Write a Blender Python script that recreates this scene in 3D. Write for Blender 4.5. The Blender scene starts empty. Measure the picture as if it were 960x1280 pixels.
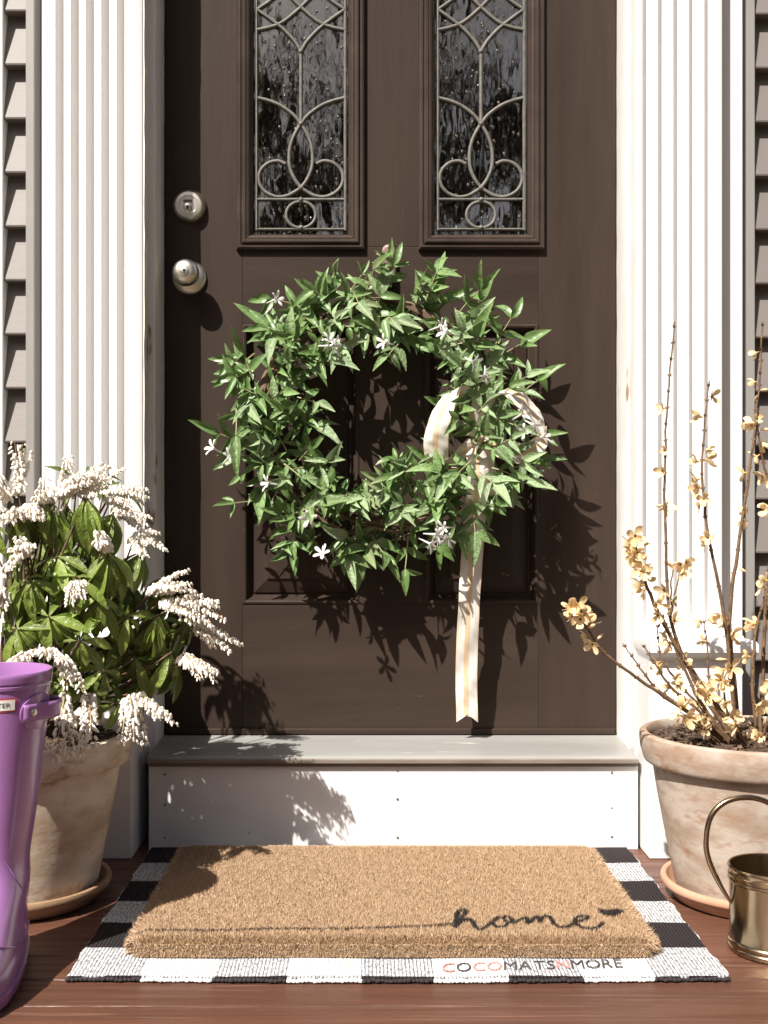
import bpy, bmesh, math, random
import numpy as np
from mathutils import Vector, Matrix

scene = bpy.context.scene
COL = scene.collection
R = math.radians
random.seed(11)
rng = np.random.default_rng(7)

# ------------------------------------------------------------------ camera
FPX, VX, VY, DIST, CAMZ = 1430.0, 460.0, 652.0, 2.306, 0.614   # in photo pixels / metres
cd = bpy.data.cameras.new('camera')
cd.sensor_fit = 'VERTICAL'; cd.sensor_height = 36.0; cd.sensor_width = 27.0
cd.lens = 36.0 * FPX / 1280.0
cd.shift_x = (480 - VX) / 1280.0
cd.shift_y = (VY - 640) / 1280.0
cd.clip_start = 0.02; cd.clip_end = 2000
cam = bpy.data.objects.new('camera', cd); COL.objects.link(cam)
cam.location = (0, -DIST, CAMZ); cam.rotation_euler = (R(90), 0, 0)
scene.camera = cam

# ------------------------------------------------------------------ sky, sun, exposure
SUN = Vector((0.73, 1.0, -1.40)).normalized()      # direction the light travels
elev = math.asin(-SUN.z)
w = bpy.data.worlds.new('World'); scene.world = w; w.use_nodes = True
nt = w.node_tree; bg = nt.nodes['Background']
sky = nt.nodes.new('ShaderNodeTexSky'); sky.sky_type = 'NISHITA'; sky.sun_disc = False
sky.sun_elevation = elev; sky.sun_rotation = math.atan2(-SUN.x, -SUN.y)
sky.air_density = 0.55; sky.dust_density = 4.0; sky.ozone_density = 0.35
nt.links.new(sky.outputs[0], bg.inputs[0]); bg.inputs[1].default_value = 0.05
sl = bpy.data.lights.new('sun', 'SUN'); sl.energy = 5.0; sl.angle = R(0.5); sl.color = (1.0, 0.95, 0.885)
so = bpy.data.objects.new('sun', sl); COL.objects.link(so)
so.rotation_euler = SUN.to_track_quat('-Z', 'Y').to_euler(); so.location = (-3, -6, 8)
vs = scene.view_settings
vs.view_transform = 'Standard'; vs.look = 'None'; vs.exposure = 0.90; vs.gamma = 1.0; vs.use_curve_mapping = False
scene.cycles.use_denoising = True
scene.cycles.max_bounces = 8
scene.cycles.sample_clamp_indirect = 8

# ------------------------------------------------------------------ helpers
def P(px, py, y):
    """world point that stands at depth y on the sight line of photo pixel (px,py)"""
    k = (y + DIST) / FPX
    return Vector(((px - VX) * k, y, CAMZ - (py - VY) * k))
def F(px, py, z=0.0):
    """world point on the horizontal plane z seen at photo pixel"""
    d = FPX * (CAMZ - z) / (py - VY)
    return Vector(((px - VX) * d / FPX, d - DIST, z))

WLOC = {}
def root(name, loc, label, cat, group=None, kind=None):
    o = bpy.data.objects.new(name, None); COL.objects.link(o)
    o.location = loc; o.empty_display_size = 0.05
    WLOC[o] = Vector(loc); tag(o, label, cat, group, kind); return o
def tag(o, label=None, cat=None, group=None, kind=None):
    if label: o['label'] = label
    if cat: o['category'] = cat
    if group: o['group'] = group
    if kind: o['kind'] = kind
    return o

class MB:
    def __init__(s): s.v = []; s.f = []; s.m = []; s.uv = None; s.mi = 0
    def add(s, vs_, fs_):
        n = len(s.v); s.v.extend([tuple(x) for x in vs_])
        for f in fs_: s.f.append(tuple(i + n for i in f)); s.m.append(s.mi)
    def box(s, a, b, c=0.0):
        x0, y0, z0 = a; x1, y1, z1 = b
        if c <= 0:
            s.add([(x0,y0,z0),(x1,y0,z0),(x1,y1,z0),(x0,y1,z0),(x0,y0,z1),(x1,y0,z1),(x1,y1,z1),(x0,y1,z1)],
                  [(0,3,2,1),(4,5,6,7),(0,1,5,4),(1,2,6,5),(2,3,7,6),(3,0,4,7)])
        else:
            bm = bmesh.new()
            vv = [bm.verts.new(p) for p in [(x0,y0,z0),(x1,y0,z0),(x1,y1,z0),(x0,y1,z0),(x0,y0,z1),(x1,y0,z1),(x1,y1,z1),(x0,y1,z1)]]
            for f in [(0,3,2,1),(4,5,6,7),(0,1,5,4),(1,2,6,5),(2,3,7,6),(3,0,4,7)]: bm.faces.new([vv[i] for i in f])
            bmesh.ops.bevel(bm, geom=bm.edges[:], offset=c, segments=2, affect='EDGES', profile=0.5)
            bm.verts.index_update()
            s.add([v.co[:] for v in bm.verts], [[v.index for v in f.verts] for f in bm.faces]); bm.free()
    def lathe(s, prof, c=(0,0,0), n=40, closed=False, wob=None):
        vs_ = []
        for r, z in prof:
            for k in range(n):
                a = 2*math.pi*k/n; rr = r*(1+(wob(a, z) if wob else 0))
                vs_.append((c[0]+rr*math.cos(a), c[1]+rr*math.sin(a), c[2]+z))
        fs_ = []
        m = len(prof)
        for i in range(m if closed else m-1):
            j = (i+1) % m
            for k in range(n):
                l = (k+1) % n
                fs_.append((i*n+k, i*n+l, j*n+l, j*n+k))
        s.add(vs_, fs_)
    def tube(s, pts, rad, n=6, cap=True):
        pts = [Vector(p) for p in pts]; m = len(pts)
        if not hasattr(rad, '__len__'): rad = [rad]*m
        t0 = (pts[1]-pts[0]).normalized()
        nrm = t0.orthogonal().normalized(); vs_ = []
        for i in range(m):
            t = (pts[min(i+1, m-1)]-pts[max(i-1, 0)])
            t = t.normalized() if t.length > 1e-9 else t0
            nrm = (nrm - t*nrm.dot(t)).normalized(); b = t.cross(nrm)
            for k in range(n):
                a = 2*math.pi*k/n
                vs_.append(pts[i] + (nrm*math.cos(a)+b*math.sin(a))*rad[i])
        fs_ = [(i*n+k, i*n+(k+1)%n, (i+1)*n+(k+1)%n, (i+1)*n+k) for i in range(m-1) for k in range(n)]
        if cap: fs_ += [tuple(range(n))[::-1], tuple((m-1)*n+k for k in range(n))]
        s.add(vs_, fs_)
    def rings(s, loops, close=True, cap0=False, cap1=False):
        n = len(loops[0]); vs_ = [p for l in loops for p in l]; fs_ = []
        for i in range(len(loops)-1):
            for k in range(n if close else n-1):
                l = (k+1) % n
                fs_.append((i*n+k, i*n+l, (i+1)*n+l, (i+1)*n+k))
        if cap0: fs_.append(tuple(range(n))[::-1])
        if cap1: fs_.append(tuple((len(loops)-1)*n+k for k in range(n)))
        s.add(vs_, fs_)
    def mesh(s, name, mats, off=Vector((0,0,0)), smooth=None):
        me = bpy.data.meshes.new(name)
        me.from_pydata([(x-off.x, y-off.y, z-off.z) for x, y, z in s.v], [], s.f)
        for m in (mats if isinstance(mats, (list, tuple)) else [mats]): me.materials.append(m)
        if any(s.m): me.polygons.foreach_set('material_index', s.m)
        if s.uv is not None:
            ul = me.uv_layers.new(name='UVMap')
            li = np.empty(len(me.loops), dtype=np.int32); me.loops.foreach_get('vertex_index', li)
            ul.data.foreach_set('uv', np.array(s.uv, dtype=np.float32)[li].ravel())
        me.update()
        if smooth is not None:
            me.shade_smooth()
            if smooth < 179: me.set_sharp_from_angle(angle=R(smooth))
        return me
    def build(s, name, mats, parent=None, smooth=None, origin=None, kind=None):
        off = Vector((0,0,0)); loc = Vector((0,0,0))
        if parent is not None: off = WLOC[parent].copy()
        elif origin is not None: off = Vector(origin); loc = off.copy()
        o = bpy.data.objects.new(name, s.mesh(name, mats, off, smooth)); COL.objects.link(o)
        o.location = loc; o.parent = parent
        WLOC[o] = off
        if kind: o['kind'] = kind
        return o
def place(name, me, parent, pos, rot=None, scale=1.0):
    """a child that shares mesh data"""
    o = bpy.data.objects.new(name, me); COL.objects.link(o); o.parent = parent
    m = Matrix.Translation(Vector(pos) - WLOC[parent])
    if rot is not None: m = m @ rot.to_4x4()
    if hasattr(scale, '__len__'): m = m @ Matrix.Diagonal((*scale, 1))
    else: m = m @ Matrix.Scale(scale, 4)
    o.matrix_local = m
    return o
def frame(d, up):
    """rotation whose +Y is d and +Z is near up"""
    y = Vector(d).normalized(); z = Vector(up); z = z - y*z.dot(y)
    if z.length < 1e-5: z = y.orthogonal()
    z.normalize(); x = y.cross(z)
    return Matrix((x, y, z)).transposed()
def spline(pts, n=8):
    """Catmull-Rom through points"""
    pts = [Vector(p) for p in pts]; q = [pts[0]*2-pts[1]] + pts + [pts[-1]*2-pts[-2]]; out = []
    for i in range(1, len(q)-2):
        for k in range(n):
            t = k/n
            out.append(0.5*((2*q[i]) + (q[i+1]-q[i-1])*t + (2*q[i-1]-5*q[i]+4*q[i+1]-q[i+2])*t*t + (3*q[i]-q[i-1]-3*q[i+1]+q[i+2])*t**3))
    out.append(pts[-1]); return out
def U(a, b): return random.uniform(a, b)

# ------------------------------------------------------------------ materials
def mat(name, col, rough=0.5, metal=0.0, spec=0.5, col2=None, scale=8, stretch=(1,1,1), lo=0.4, hi=0.65, detail=5,
        bump=0.0, bscale=40, bstretch=None, bdist=0.002, perobj=False, coat=0.0, trans=0.0, rvar=0.0, hue=0.0, rib=None, col3=None, s3=30, lo3=.6, hi3=.7):
    m = bpy.data.materials.new(name); m.use_nodes = True
    n = m.node_tree.nodes; L = m.node_tree.links; b = n['Principled BSDF']
    b.inputs['Base Color'].default_value = (*col, 1); b.inputs['Roughness'].default_value = rough
    b.inputs['Metallic'].default_value = metal; b.inputs['Specular IOR Level'].default_value = spec
    b.inputs['Coat Weight'].default_value = coat; b.inputs['Coat Roughness'].default_value = 0.12
    tc = n.new('ShaderNodeTexCoord'); src = tc.outputs['Object']
    oi = None
    if perobj:
        oi = n.new('ShaderNodeObjectInfo'); ad = n.new('ShaderNodeVectorMath'); ad.operation = 'ADD'
        mu = n.new('ShaderNodeMath'); mu.operation = 'MULTIPLY'; mu.inputs[1].default_value = 37.0
        L.new(oi.outputs['Random'], mu.inputs[0]); L.new(src, ad.inputs[0]); L.new(mu.outputs[0], ad.inputs[1]); src = ad.outputs[0]
    def noise(sc, st, det):
        mp = n.new('ShaderNodeMapping'); mp.inputs['Scale'].default_value = st; L.new(src, mp.inputs[0])
        no = n.new('ShaderNodeTexNoise'); no.inputs['Scale'].default_value = sc; no.inputs['Detail'].default_value = det
        no.inputs['Roughness'].default_value = 0.62
        L.new(mp.outputs[0], no.inputs['Vector']); return no.outputs['Fac']
    def ramp(fac, a, c):
        r_ = n.new('ShaderNodeMapRange'); r_.inputs[1].default_value = a; r_.inputs[2].default_value = c; L.new(fac, r_.inputs[0]); return r_.outputs[0]
    out = None
    if col2 is not None:
        fac = ramp(noise(scale, stretch, detail), lo, hi)
        mx = n.new('ShaderNodeMix'); mx.data_type = 'RGBA'; mx.inputs[6].default_value = (*col, 1); mx.inputs[7].default_value = (*col2, 1)
        L.new(fac, mx.inputs[0]); out = mx.outputs[2]
        if rvar:
            rr = n.new('ShaderNodeMapRange'); rr.inputs[3].default_value = rough; rr.inputs[4].default_value = rough+rvar
            L.new(fac, rr.inputs[0]); L.new(rr.outputs[0], b.inputs['Roughness'])
    if col3 is not None:
        fac = ramp(noise(s3, stretch, 3), lo3, hi3)
        mx = n.new('ShaderNodeMix'); mx.data_type = 'RGBA'; mx.inputs[7].default_value = (*col3, 1)
        if out: L.new(out, mx.inputs[6])
        else: mx.inputs[6].default_value = (*col, 1)
        L.new(fac, mx.inputs[0]); out = mx.outputs[2]
    if hue and oi:
        hs = n.new('ShaderNodeHueSaturation'); vr = n.new('ShaderNodeMapRange')
        vr.inputs[3].default_value = 1-hue; vr.inputs[4].default_value = 1+hue
        L.new(oi.outputs['Random'], vr.inputs[0]); L.new(vr.outputs[0], hs.inputs['Value'])
        if out: L.new(out, hs.inputs['Color'])
        else: hs.inputs['Color'].default_value = (*col, 1)
        out = hs.outputs[0]
    if rib:
        sx = n.new('ShaderNodeSeparateXYZ'); L.new(tc.outputs['Object'], sx.inputs[0])
        ab = n.new('ShaderNodeMath'); ab.operation = 'ABSOLUTE'; L.new(sx.outputs[0], ab.inputs[0])
        rm = n.new('ShaderNodeMapRange'); rm.inputs[1].default_value = .008; rm.inputs[2].default_value = .022; rm.inputs[3].default_value = 1; rm.inputs[4].default_value = 0; L.new(ab.outputs[0], rm.inputs[0])
        mx = n.new('ShaderNodeMix'); mx.data_type = 'RGBA'; mx.inputs[7].default_value = (*rib, 1); L.new(out, mx.inputs[6]); L.new(rm.outputs[0], mx.inputs[0]); out = mx.outputs[2]
    if out: L.new(out, b.inputs['Base Color'])
    if bump:
        bp = n.new('ShaderNodeBump'); bp.inputs['Strength'].default_value = bump; bp.inputs['Distance'].default_value = bdist
        L.new(noise(bscale, bstretch or stretch, 4), bp.inputs['Height']); L.new(bp.outputs[0], b.inputs['Normal'])
    if trans:
        tr = n.new('ShaderNodeBsdfTranslucent'); ms = n.new('ShaderNodeMixShader'); ms.inputs[0].default_value = trans
        if out: L.new(out, tr.inputs[0])
        else: tr.inputs[0].default_value = (*col, 1)
        L.new(b.outputs[0], ms.inputs[1]); L.new(tr.outputs[0], ms.inputs[2])
        L.new(ms.outputs[0], n['Material Output'].inputs[0])
    return m

white = mat('white_paint', (.74,.73,.712), .42, col2=(.66,.645,.62), scale=5, stretch=(1,1,.3), lo=.5, hi=.85, bump=.2, bscale=70, bdist=.0014, bstretch=(1,1,.15))
white_worn = mat('worn_white_paint', (.77,.755,.73), .5, col2=(.69,.67,.64), scale=4, stretch=(1.5,1,1), lo=.45, hi=.8, col3=(.36,.32,.28), s3=34, lo3=.715, hi3=.76, bump=.25, bscale=60)
white_peel = mat('peeling_white_paint', (.70,.68,.645), .5, col2=(.60,.565,.51), scale=9, stretch=(1,1,.25), lo=.5, hi=.75, col3=(.26,.19,.13), s3=20, lo3=.64, hi3=.69, bump=.4, bscale=30, bstretch=(1,1,.25))
taupe = mat('taupe_siding_paint', (.152,.132,.120), .55, col2=(.148,.128,.115), scale=6, stretch=(1,1,4), bump=.15, bscale=60, bstretch=(.2,1,2), perobj=True, hue=.04)
taupe_trim = mat('grey_trim_paint', (.25,.238,.224), .5, col2=(.22,.21,.196), scale=5, stretch=(2,2,.4), bump=.1)
doorm = mat('dark_brown_door_paint', (.047,.0325,.0248), .44, spec=.12, col2=(.028,.0186,.0138), scale=6, stretch=(1.6,1,.22), lo=.33, hi=.70, col3=(.085,.066,.054), s3=110, lo3=.69, hi3=.76, rvar=.16, bump=.3, bscale=26, bstretch=(3,1,.35), bdist=.0016)
doorm_h = mat('dark_brown_rail_paint', (.047,.0325,.0248), .44, spec=.12, col2=(.028,.0186,.0138), scale=6, stretch=(.22,1,1.6), lo=.33, hi=.70, col3=(.085,.066,.054), s3=110, lo3=.69, hi3=.76, rvar=.16, bump=.3, bscale=26, bstretch=(.35,1,3), bdist=.0016)
mould = mat('moulding_paint', (.050,.034,.0265), .32, spec=.38, col2=(.034,.023,.018), scale=12, bump=.2, bscale=50)
nickel = mat('worn_nickel', (.76,.72,.64), .28, 1.0, col2=(.62,.56,.46), scale=30, lo=.35, hi=.75, rvar=.14, bump=.05, bscale=120)
darkhole = mat('keyhole_black', (.01,.009,.008), .6)
came_m = mat('lead_came', (.135,.126,.108), .62, .0, col2=(.085,.078,.068), scale=60, bump=.2, bscale=150)
sill_m = mat('weathered_sill', (.29,.285,.27), .42, col2=(.21,.203,.19), scale=7, stretch=(.25,1,1), lo=.35, hi=.7, col3=(.46,.44,.41), s3=40, lo3=.66, hi3=.74, bump=.25, bscale=30, bstretch=(.2,1,1))
sill_edge = mat('brown_sill_edge', (.16,.125,.10), .5, col2=(.25,.22,.19), scale=20, stretch=(.2,1,1), bump=.2)
plank_m = mat('red_brown_floor_paint', (.132,.058,.036), .29, spec=.5, col2=(.080,.033,.020), scale=5, stretch=(.4,13,13), lo=.34, hi=.68, detail=9, col3=(.25,.145,.098), s3=9, lo3=.58, hi3=.84, rvar=.22, bump=.9, bscale=11, bstretch=(.4,26,26), bdist=.0018, perobj=True, hue=.12)
terra_r = mat('pink_terracotta', (.30,.215,.155), .8, col2=(.43,.365,.305), scale=9, stretch=(1,1,2.2), lo=.40, hi=.58, detail=12, col3=(.26,.145,.085), s3=24, lo3=.52, hi3=.74, bump=.45, bscale=26, bdist=.002)
terra_l = mat('chalky_terracotta', (.43,.32,.215), .8, col2=(.66,.57,.46), scale=7, stretch=(1,1,1.9), lo=.40, hi=.60, detail=10, col3=(.28,.165,.085), s3=12, lo3=.56, hi3=.70, bump=.45, bscale=26, bdist=.002)
saucer_m = mat('saucer_terracotta', (.50,.285,.19), .72, col2=(.43,.225,.135), scale=9, bump=.2, bscale=60)
saucer_d = mat('stained_saucer_terracotta', (.36,.235,.14), .75, col2=(.26,.155,.085), scale=9, bump=.2, bscale=60)
soil_m = mat('potting_soil', (.045,.026,.016), .9, col2=(.09,.055,.034), scale=70, lo=.45, hi=.6, bump=1, bscale=90, bdist=.006)
crumb_m = mat('soil_crumbs', (.06,.034,.02), .9, col2=(.17,.115,.075), scale=60, lo=.5, hi=.62)
brass = mat('aged_brass', (.42,.33,.215), .15, 1.0, col2=(.28,.205,.125), scale=14, stretch=(1,1,.4), lo=.35, hi=.75, rvar=.16, bump=.06, bscale=70)
boot_m = mat('purple_rubber', (.335,.155,.375), .26, spec=.5, coat=.35, col2=(.30,.135,.335), scale=6, bump=.04, bscale=18)
boot_in = mat('purple_lining', (.25,.10,.27), .6)
red_m = mat('label_red', (.55,.06,.045), .4); label_w = mat('label_white', (.78,.76,.70), .4); ink = mat('label_ink', (.03,.035,.03), .5)
hook_m = mat('bronze_hook', (.26,.17,.14), .35, .5, col2=(.20,.13,.10), scale=40)
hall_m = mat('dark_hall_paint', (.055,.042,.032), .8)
lawn_m = mat('lawn', (.06,.085,.03), .95, col2=(.10,.09,.05), scale=1.2, bump=.6, bscale=40, bdist=.02)
bark_m = mat('tree_bark', (.11,.085,.065), .9, col2=(.06,.045,.035), scale=12, stretch=(1,1,.2), bump=.6, bscale=30, bdist=.01)
leaf_w = mat('wreath_leaf', (.125,.215,.060), .40, spec=.55, col2=(.19,.30,.11), scale=5, lo=.35, hi=.7, perobj=True, hue=.42, trans=.22, bump=.35, bscale=9, bdist=.03, rib=(.22,.28,.13))
leaf_w2 = mat('wreath_leaf_pale_sheen', (.32,.43,.235), .42, spec=.55, col2=(.22,.325,.14), scale=5, lo=.32, hi=.68, perobj=True, hue=.30, trans=.25, bump=.35, bscale=9, bdist=.03, rib=(.36,.40,.24))  # paler leaf tone, with the sun sheen of leaf faces put into its colour
stem_g = mat('pale_green_stem', (.27,.27,.14), .6, col2=(.22,.19,.09), scale=40)
twig_m = mat('wreath_twig', (.12,.075,.045), .8, col2=(.20,.15,.09), scale=40, bump=.3, bscale=120)
jas_m = mat('jasmine_petal', (.82,.80,.76), .5, trans=.25)
leaf_p = mat('pieris_leaf', (.185,.265,.042), .30, spec=.5, coat=.12, col2=(.245,.32,.07), scale=5, lo=.35, hi=.7, perobj=True, hue=.42, trans=.36, bump=.3, bscale=9, bdist=.03, rib=(.26,.30,.09))
bell_m = mat('pieris_bell', (.90,.85,.765), .5, col2=(.84,.74,.60), scale=45, lo=.5, hi=.75, trans=.22)
rachis_m = mat('pieris_rachis', (.32,.26,.13), .6, col2=(.34,.19,.11), scale=40)
wood_p = mat('pieris_wood', (.13,.08,.05), .85, col2=(.07,.045,.03), scale=40, bump=.4, bscale=120)
fors_m = mat('forsythia_petal', (.85,.68,.42), .5, col2=(.81,.60,.32), scale=60, perobj=True, hue=.12, trans=.3)
fors_c = mat('forsythia_throat', (.50,.28,.07), .6)
fstem_m = mat('forsythia_bark', (.165,.098,.050), .7, col2=(.085,.046,.023), scale=60, bump=.4, bscale=150)
core_m = mat('coir_backing', (.20,.12,.055), .95, bump=.8, bscale=120)
coirs = [mat('coir_a', (.43,.285,.17), .75), mat('coir_b', (.33,.21,.115), .75), mat('coir_c', (.52,.375,.24), .75), mat('coir_dyed_black', (.022,.016,.012), .8)]
knot_b = mat('rug_black_yarn', (.022,.017,.018), .9, bump=.6, bscale=260); knot_w = mat('rug_white_yarn', (.78,.77,.75), .9, bump=.6, bscale=260)

def ribbon_material():
    m = bpy.data.materials.new('striped_ribbon'); m.use_nodes = True
    n = m.node_tree.nodes; L = m.node_tree.links; b = n['Principled BSDF']; b.inputs['Roughness'].default_value = .55
    b.inputs['Sheen Weight'].default_value = .2
    uv = n.new('ShaderNodeUVMap'); sp = n.new('ShaderNodeSeparateXYZ'); L.new(uv.outputs[0], sp.inputs[0])
    cr = n.new('ShaderNodeValToRGB'); L.new(sp.outputs[0], cr.inputs[0]); e = cr.color_ramp
    W_, C_, PE = (.82,.79,.74,1), (.80,.68,.53,1), (.78,.58,.37,1)
    stops = [(0,C_),(.10,W_),(.16,C_),(.19,W_),(.36,PE),(.60,W_),(.80,C_),(.84,W_),(.92,C_)]
    e.interpolation = 'CONSTANT'
    e.elements[0].position = 0; e.elements[0].color = C_
    e.elements[1].position = .10; e.elements[1].color = W_
    for p_, c_ in stops[2:]:
        el = e.elements.new(p_); el.color = c_
    L.new(cr.outputs[0], b.inputs['Base Color'])
    wv = n.new('ShaderNodeTexWave'); wv.inputs['Scale'].default_value = 260; wv.bands_direction = 'Z'
    tc = n.new('ShaderNodeTexCoord'); L.new(tc.outputs['Object'], wv.inputs[0])
    bp = n.new('ShaderNodeBump'); bp.inputs['Strength'].default_value = .25; bp.inputs['Distance'].default_value = .0006
    L.new(wv.outputs[0], bp.inputs['Height']); L.new(bp.outputs[0], b.inputs['Normal'])
    tr = n.new('ShaderNodeBsdfTranslucent'); L.new(cr.outputs[0], tr.inputs[0])
    ms = n.new('ShaderNodeMixShader'); ms.inputs[0].default_value = .25
    L.new(b.outputs[0], ms.inputs[1]); L.new(tr.outputs[0], ms.inputs[2]); L.new(ms.outputs[0], n['Material Output'].inputs[0])
    return m
ribbon_m = ribbon_material()

def glass_material():
    m = bpy.data.materials.new('seeded_glass'); m.use_nodes = True
    n = m.node_tree.nodes; L = m.node_tree.links; b = n['Principled BSDF']
    b.inputs['Base Color'].default_value = (.80,.78,.72,1); b.inputs['Roughness'].default_value = .015
    b.inputs['Transmission Weight'].default_value = 1.0; b.inputs['IOR'].default_value = 1.55
    tc = n.new('ShaderNodeTexCoord')
    vo = n.new('ShaderNodeTexVoronoi'); vo.inputs['Scale'].default_value = 95; vo.inputs['Randomness'].default_value = 1
    mp = n.new('ShaderNodeMapping'); mp.inputs['Scale'].default_value = (1,1,.75); L.new(tc.outputs['Object'], mp.inputs[0]); L.new(mp.outputs[0], vo.inputs['Vector'])
    mr = n.new('ShaderNodeMapRange'); mr.interpolation_type = 'SMOOTHSTEP'; mr.inputs[1].default_value = .06; mr.inputs[2].default_value = .30; mr.inputs[3].default_value = 1; mr.inputs[4].default_value = 0
    L.new(vo.outputs['Distance'], mr.inputs[0])
    # only some cells hold a seed
    sp = n.new('ShaderNodeSeparateColor'); L.new(vo.outputs['Color'], sp.inputs[0])
    gt = n.new('ShaderNodeMath'); gt.operation = 'GREATER_THAN'; gt.inputs[1].default_value = .62; L.new(sp.outputs[0], gt.inputs[0])
    ml = n.new('ShaderNodeMath'); ml.operation = 'MULTIPLY'; L.new(mr.outputs[0], ml.inputs[0]); L.new(gt.outputs[0], ml.inputs[1])
    no = n.new('ShaderNodeTexNoise'); no.inputs['Scale'].default_value = 16; no.inputs['Detail'].default_value = 2
    mp2 = n.new('ShaderNodeMapping'); mp2.inputs['Scale'].default_value = (1.6,1,.55); L.new(tc.outputs['Object'], mp2.inputs[0]); L.new(mp2.outputs[0], no.inputs['Vector'])
    b1 = n.new('ShaderNodeBump'); b1.inputs['Strength'].default_value = .16; b1.inputs['Distance'].default_value = .004; L.new(no.outputs['Fac'], b1.inputs['Height'])
    b2 = n.new('ShaderNodeBump'); b2.inputs['Strength'].default_value = .8; b2.inputs['Distance'].default_value = .0022; L.new(ml.outputs[0], b2.inputs['Height']); L.new(b1.outputs[0], b2.inputs['Normal'])
    L.new(b2.outputs[0], b.inputs['Normal'])
    gs_ = n.new('ShaderNodeBsdfGlossy'); gs_.inputs['Color'].default_value = (1,.90,.74,1); gs_.inputs['Roughness'].default_value = .02; L.new(b2.outputs[0], gs_.inputs['Normal'])
    fr_ = n.new('ShaderNodeFresnel'); fr_.inputs[0].default_value = 2.8; L.new(b2.outputs[0], fr_.inputs['Normal'])
    ms = n.new('ShaderNodeMixShader'); L.new(fr_.outputs[0], ms.inputs[0]); L.new(b.outputs[0], ms.inputs[1]); L.new(gs_.outputs[0], ms.inputs[2])
    L.new(ms.outputs[0], n['Material Output'].inputs[0])
    return m
glass_m = glass_material()

RUGX0, RUGX1, RUGY0, RUGY1 = -0.403, 0.483, -0.776, -0.172
def rug_material():
    m = bpy.data.materials.new('buffalo_check_cotton'); m.use_nodes = True
    n = m.node_tree.nodes; L = m.node_tree.links; b = n['Principled BSDF']; b.inputs['Roughness'].default_value = .92; b.inputs['Specular IOR Level'].default_value = .15
    tc = n.new('ShaderNodeTexCoord'); sp = n.new('ShaderNodeSeparateXYZ'); L.new(tc.outputs['Object'], sp.inputs[0])
    def math_(op, a, c=None, d=None):
        k = n.new('ShaderNodeMath'); k.operation = op
        for i, v in enumerate((a, c, d)):
            if v is None: continue
            if isinstance(v, (int, float)): k.inputs[i].default_value = v
            else: L.new(v, k.inputs[i])
        return k.outputs[0]
    nz = n.new('ShaderNodeTexNoise'); nz.inputs['Scale'].default_value = 70; L.new(tc.outputs['Object'], nz.inputs['Vector'])
    jit = math_('MULTIPLY', math_('SUBTRACT', nz.outputs['Fac'], .5), .006)
    px = (RUGX1-RUGX0)/9; py = .1015
    cx = math_('FLOOR', math_('DIVIDE', math_('ADD', sp.outputs[0], jit), px))
    cy = math_('FLOOR', math_('DIVIDE', math_('ADD', sp.outputs[1], jit), py))
    ox = math_('PINGPONG', cx, 1); oy = math_('PINGPONG', cy, 1)      # 0 / 1
    s = math_('ADD', math_('SUBTRACT', 1, ox), oy)                     # darkness 0 white, 1 grey, 2 black
    # threads
    mp = n.new('ShaderNodeMapping'); mp.inputs['Scale'].default_value = (330, 110, 1); L.new(tc.outputs['Object'], mp.inputs[0])
    th = n.new('ShaderNodeTexNoise'); th.inputs['Scale'].default_value = 1; th.inputs['Detail'].default_value = 2; L.new(mp.outputs[0], th.inputs['Vector'])
    tm = n.new('ShaderNodeMapRange'); tm.inputs[1].default_value = .47; tm.inputs[2].default_value = .60; L.new(th.outputs['Fac'], tm.inputs[0])
    grey = n.new('ShaderNodeMix'); grey.data_type = 'RGBA'; grey.inputs[6].default_value = (.52,.525,.535,1); grey.inputs[7].default_value = (.25,.25,.26,1); L.new(tm.outputs[0], grey.inputs[0])
    wt = n.new('ShaderNodeMix'); wt.data_type = 'RGBA'; wt.inputs[6].default_value = (.80,.79,.77,1); L.new(grey.outputs[2], wt.inputs[7]); L.new(math_('GREATER_THAN', s, .5), wt.inputs[0])
    bk = n.new('ShaderNodeMix'); bk.data_type = 'RGBA'; L.new(wt.outputs[2], bk.inputs[6]); bk.inputs[7].default_value = (.026,.021,.022,1); L.new(math_('GREATER_THAN', s, 1.5), bk.inputs[0])
    L.new(bk.outputs[2], b.inputs['Base Color'])
    wv = n.new('ShaderNodeTexWave'); wv.inputs['Scale'].default_value = 62; wv.inputs['Distortion'].default_value = 1.2; wv.inputs['Detail Scale'].default_value = 3; wv.bands_direction = 'X'; L.new(tc.outputs['Object'], wv.inputs[0])
    hs = math_('ADD', wv.outputs['Fac'], math_('MULTIPLY', th.outputs['Fac'], .9))
    bp = n.new('ShaderNodeBump'); bp.inputs['Strength'].default_value = .8; bp.inputs['Distance'].default_value = .0022; L.new(hs, bp.inputs['Height']); L.new(bp.outputs[0], b.inputs['Normal'])
    return m
rug_m = rug_material()

# ================================================================== SETTING
g = MB(); g.add([(-400,-400,-.55),(400,-400,-.55),(400,400,-.55),(-400,400,-.55)], [(0,1,2,3)])
tag(g.build('ground', lawn_m, origin=(0,0,-.55)), 'flat lawn around the porch', kind='structure')

sub = MB(); sub.box((-2.2,-2.9,-.5),(2.2,.02,-.03))
floor = sub.build('porch_floor', plank_m, origin=(0,-1.4,-.5)); tag(floor, 'dark red brown painted plank porch floor', kind='structure')
PW = .083
pm = MB(); pm.box((-2.2,0.0006,-.03),(2.2,PW-.0008,0), .0018); plank_me = pm.mesh('plank', plank_m)
y0 = 1.404*CAMZ/.594 - DIST          # a joint seen in the photograph
y0 = y0 + PW*math.ceil((-.02-y0)/PW)
k = 0
while y0 - PW*(k+1) > -2.9:
    place('plank', plank_me, floor, (0, y0-PW*(k+1), U(-.0007,.0003)), Matrix.Rotation(U(-.0006,.0006),3,'X')); k += 1

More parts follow.
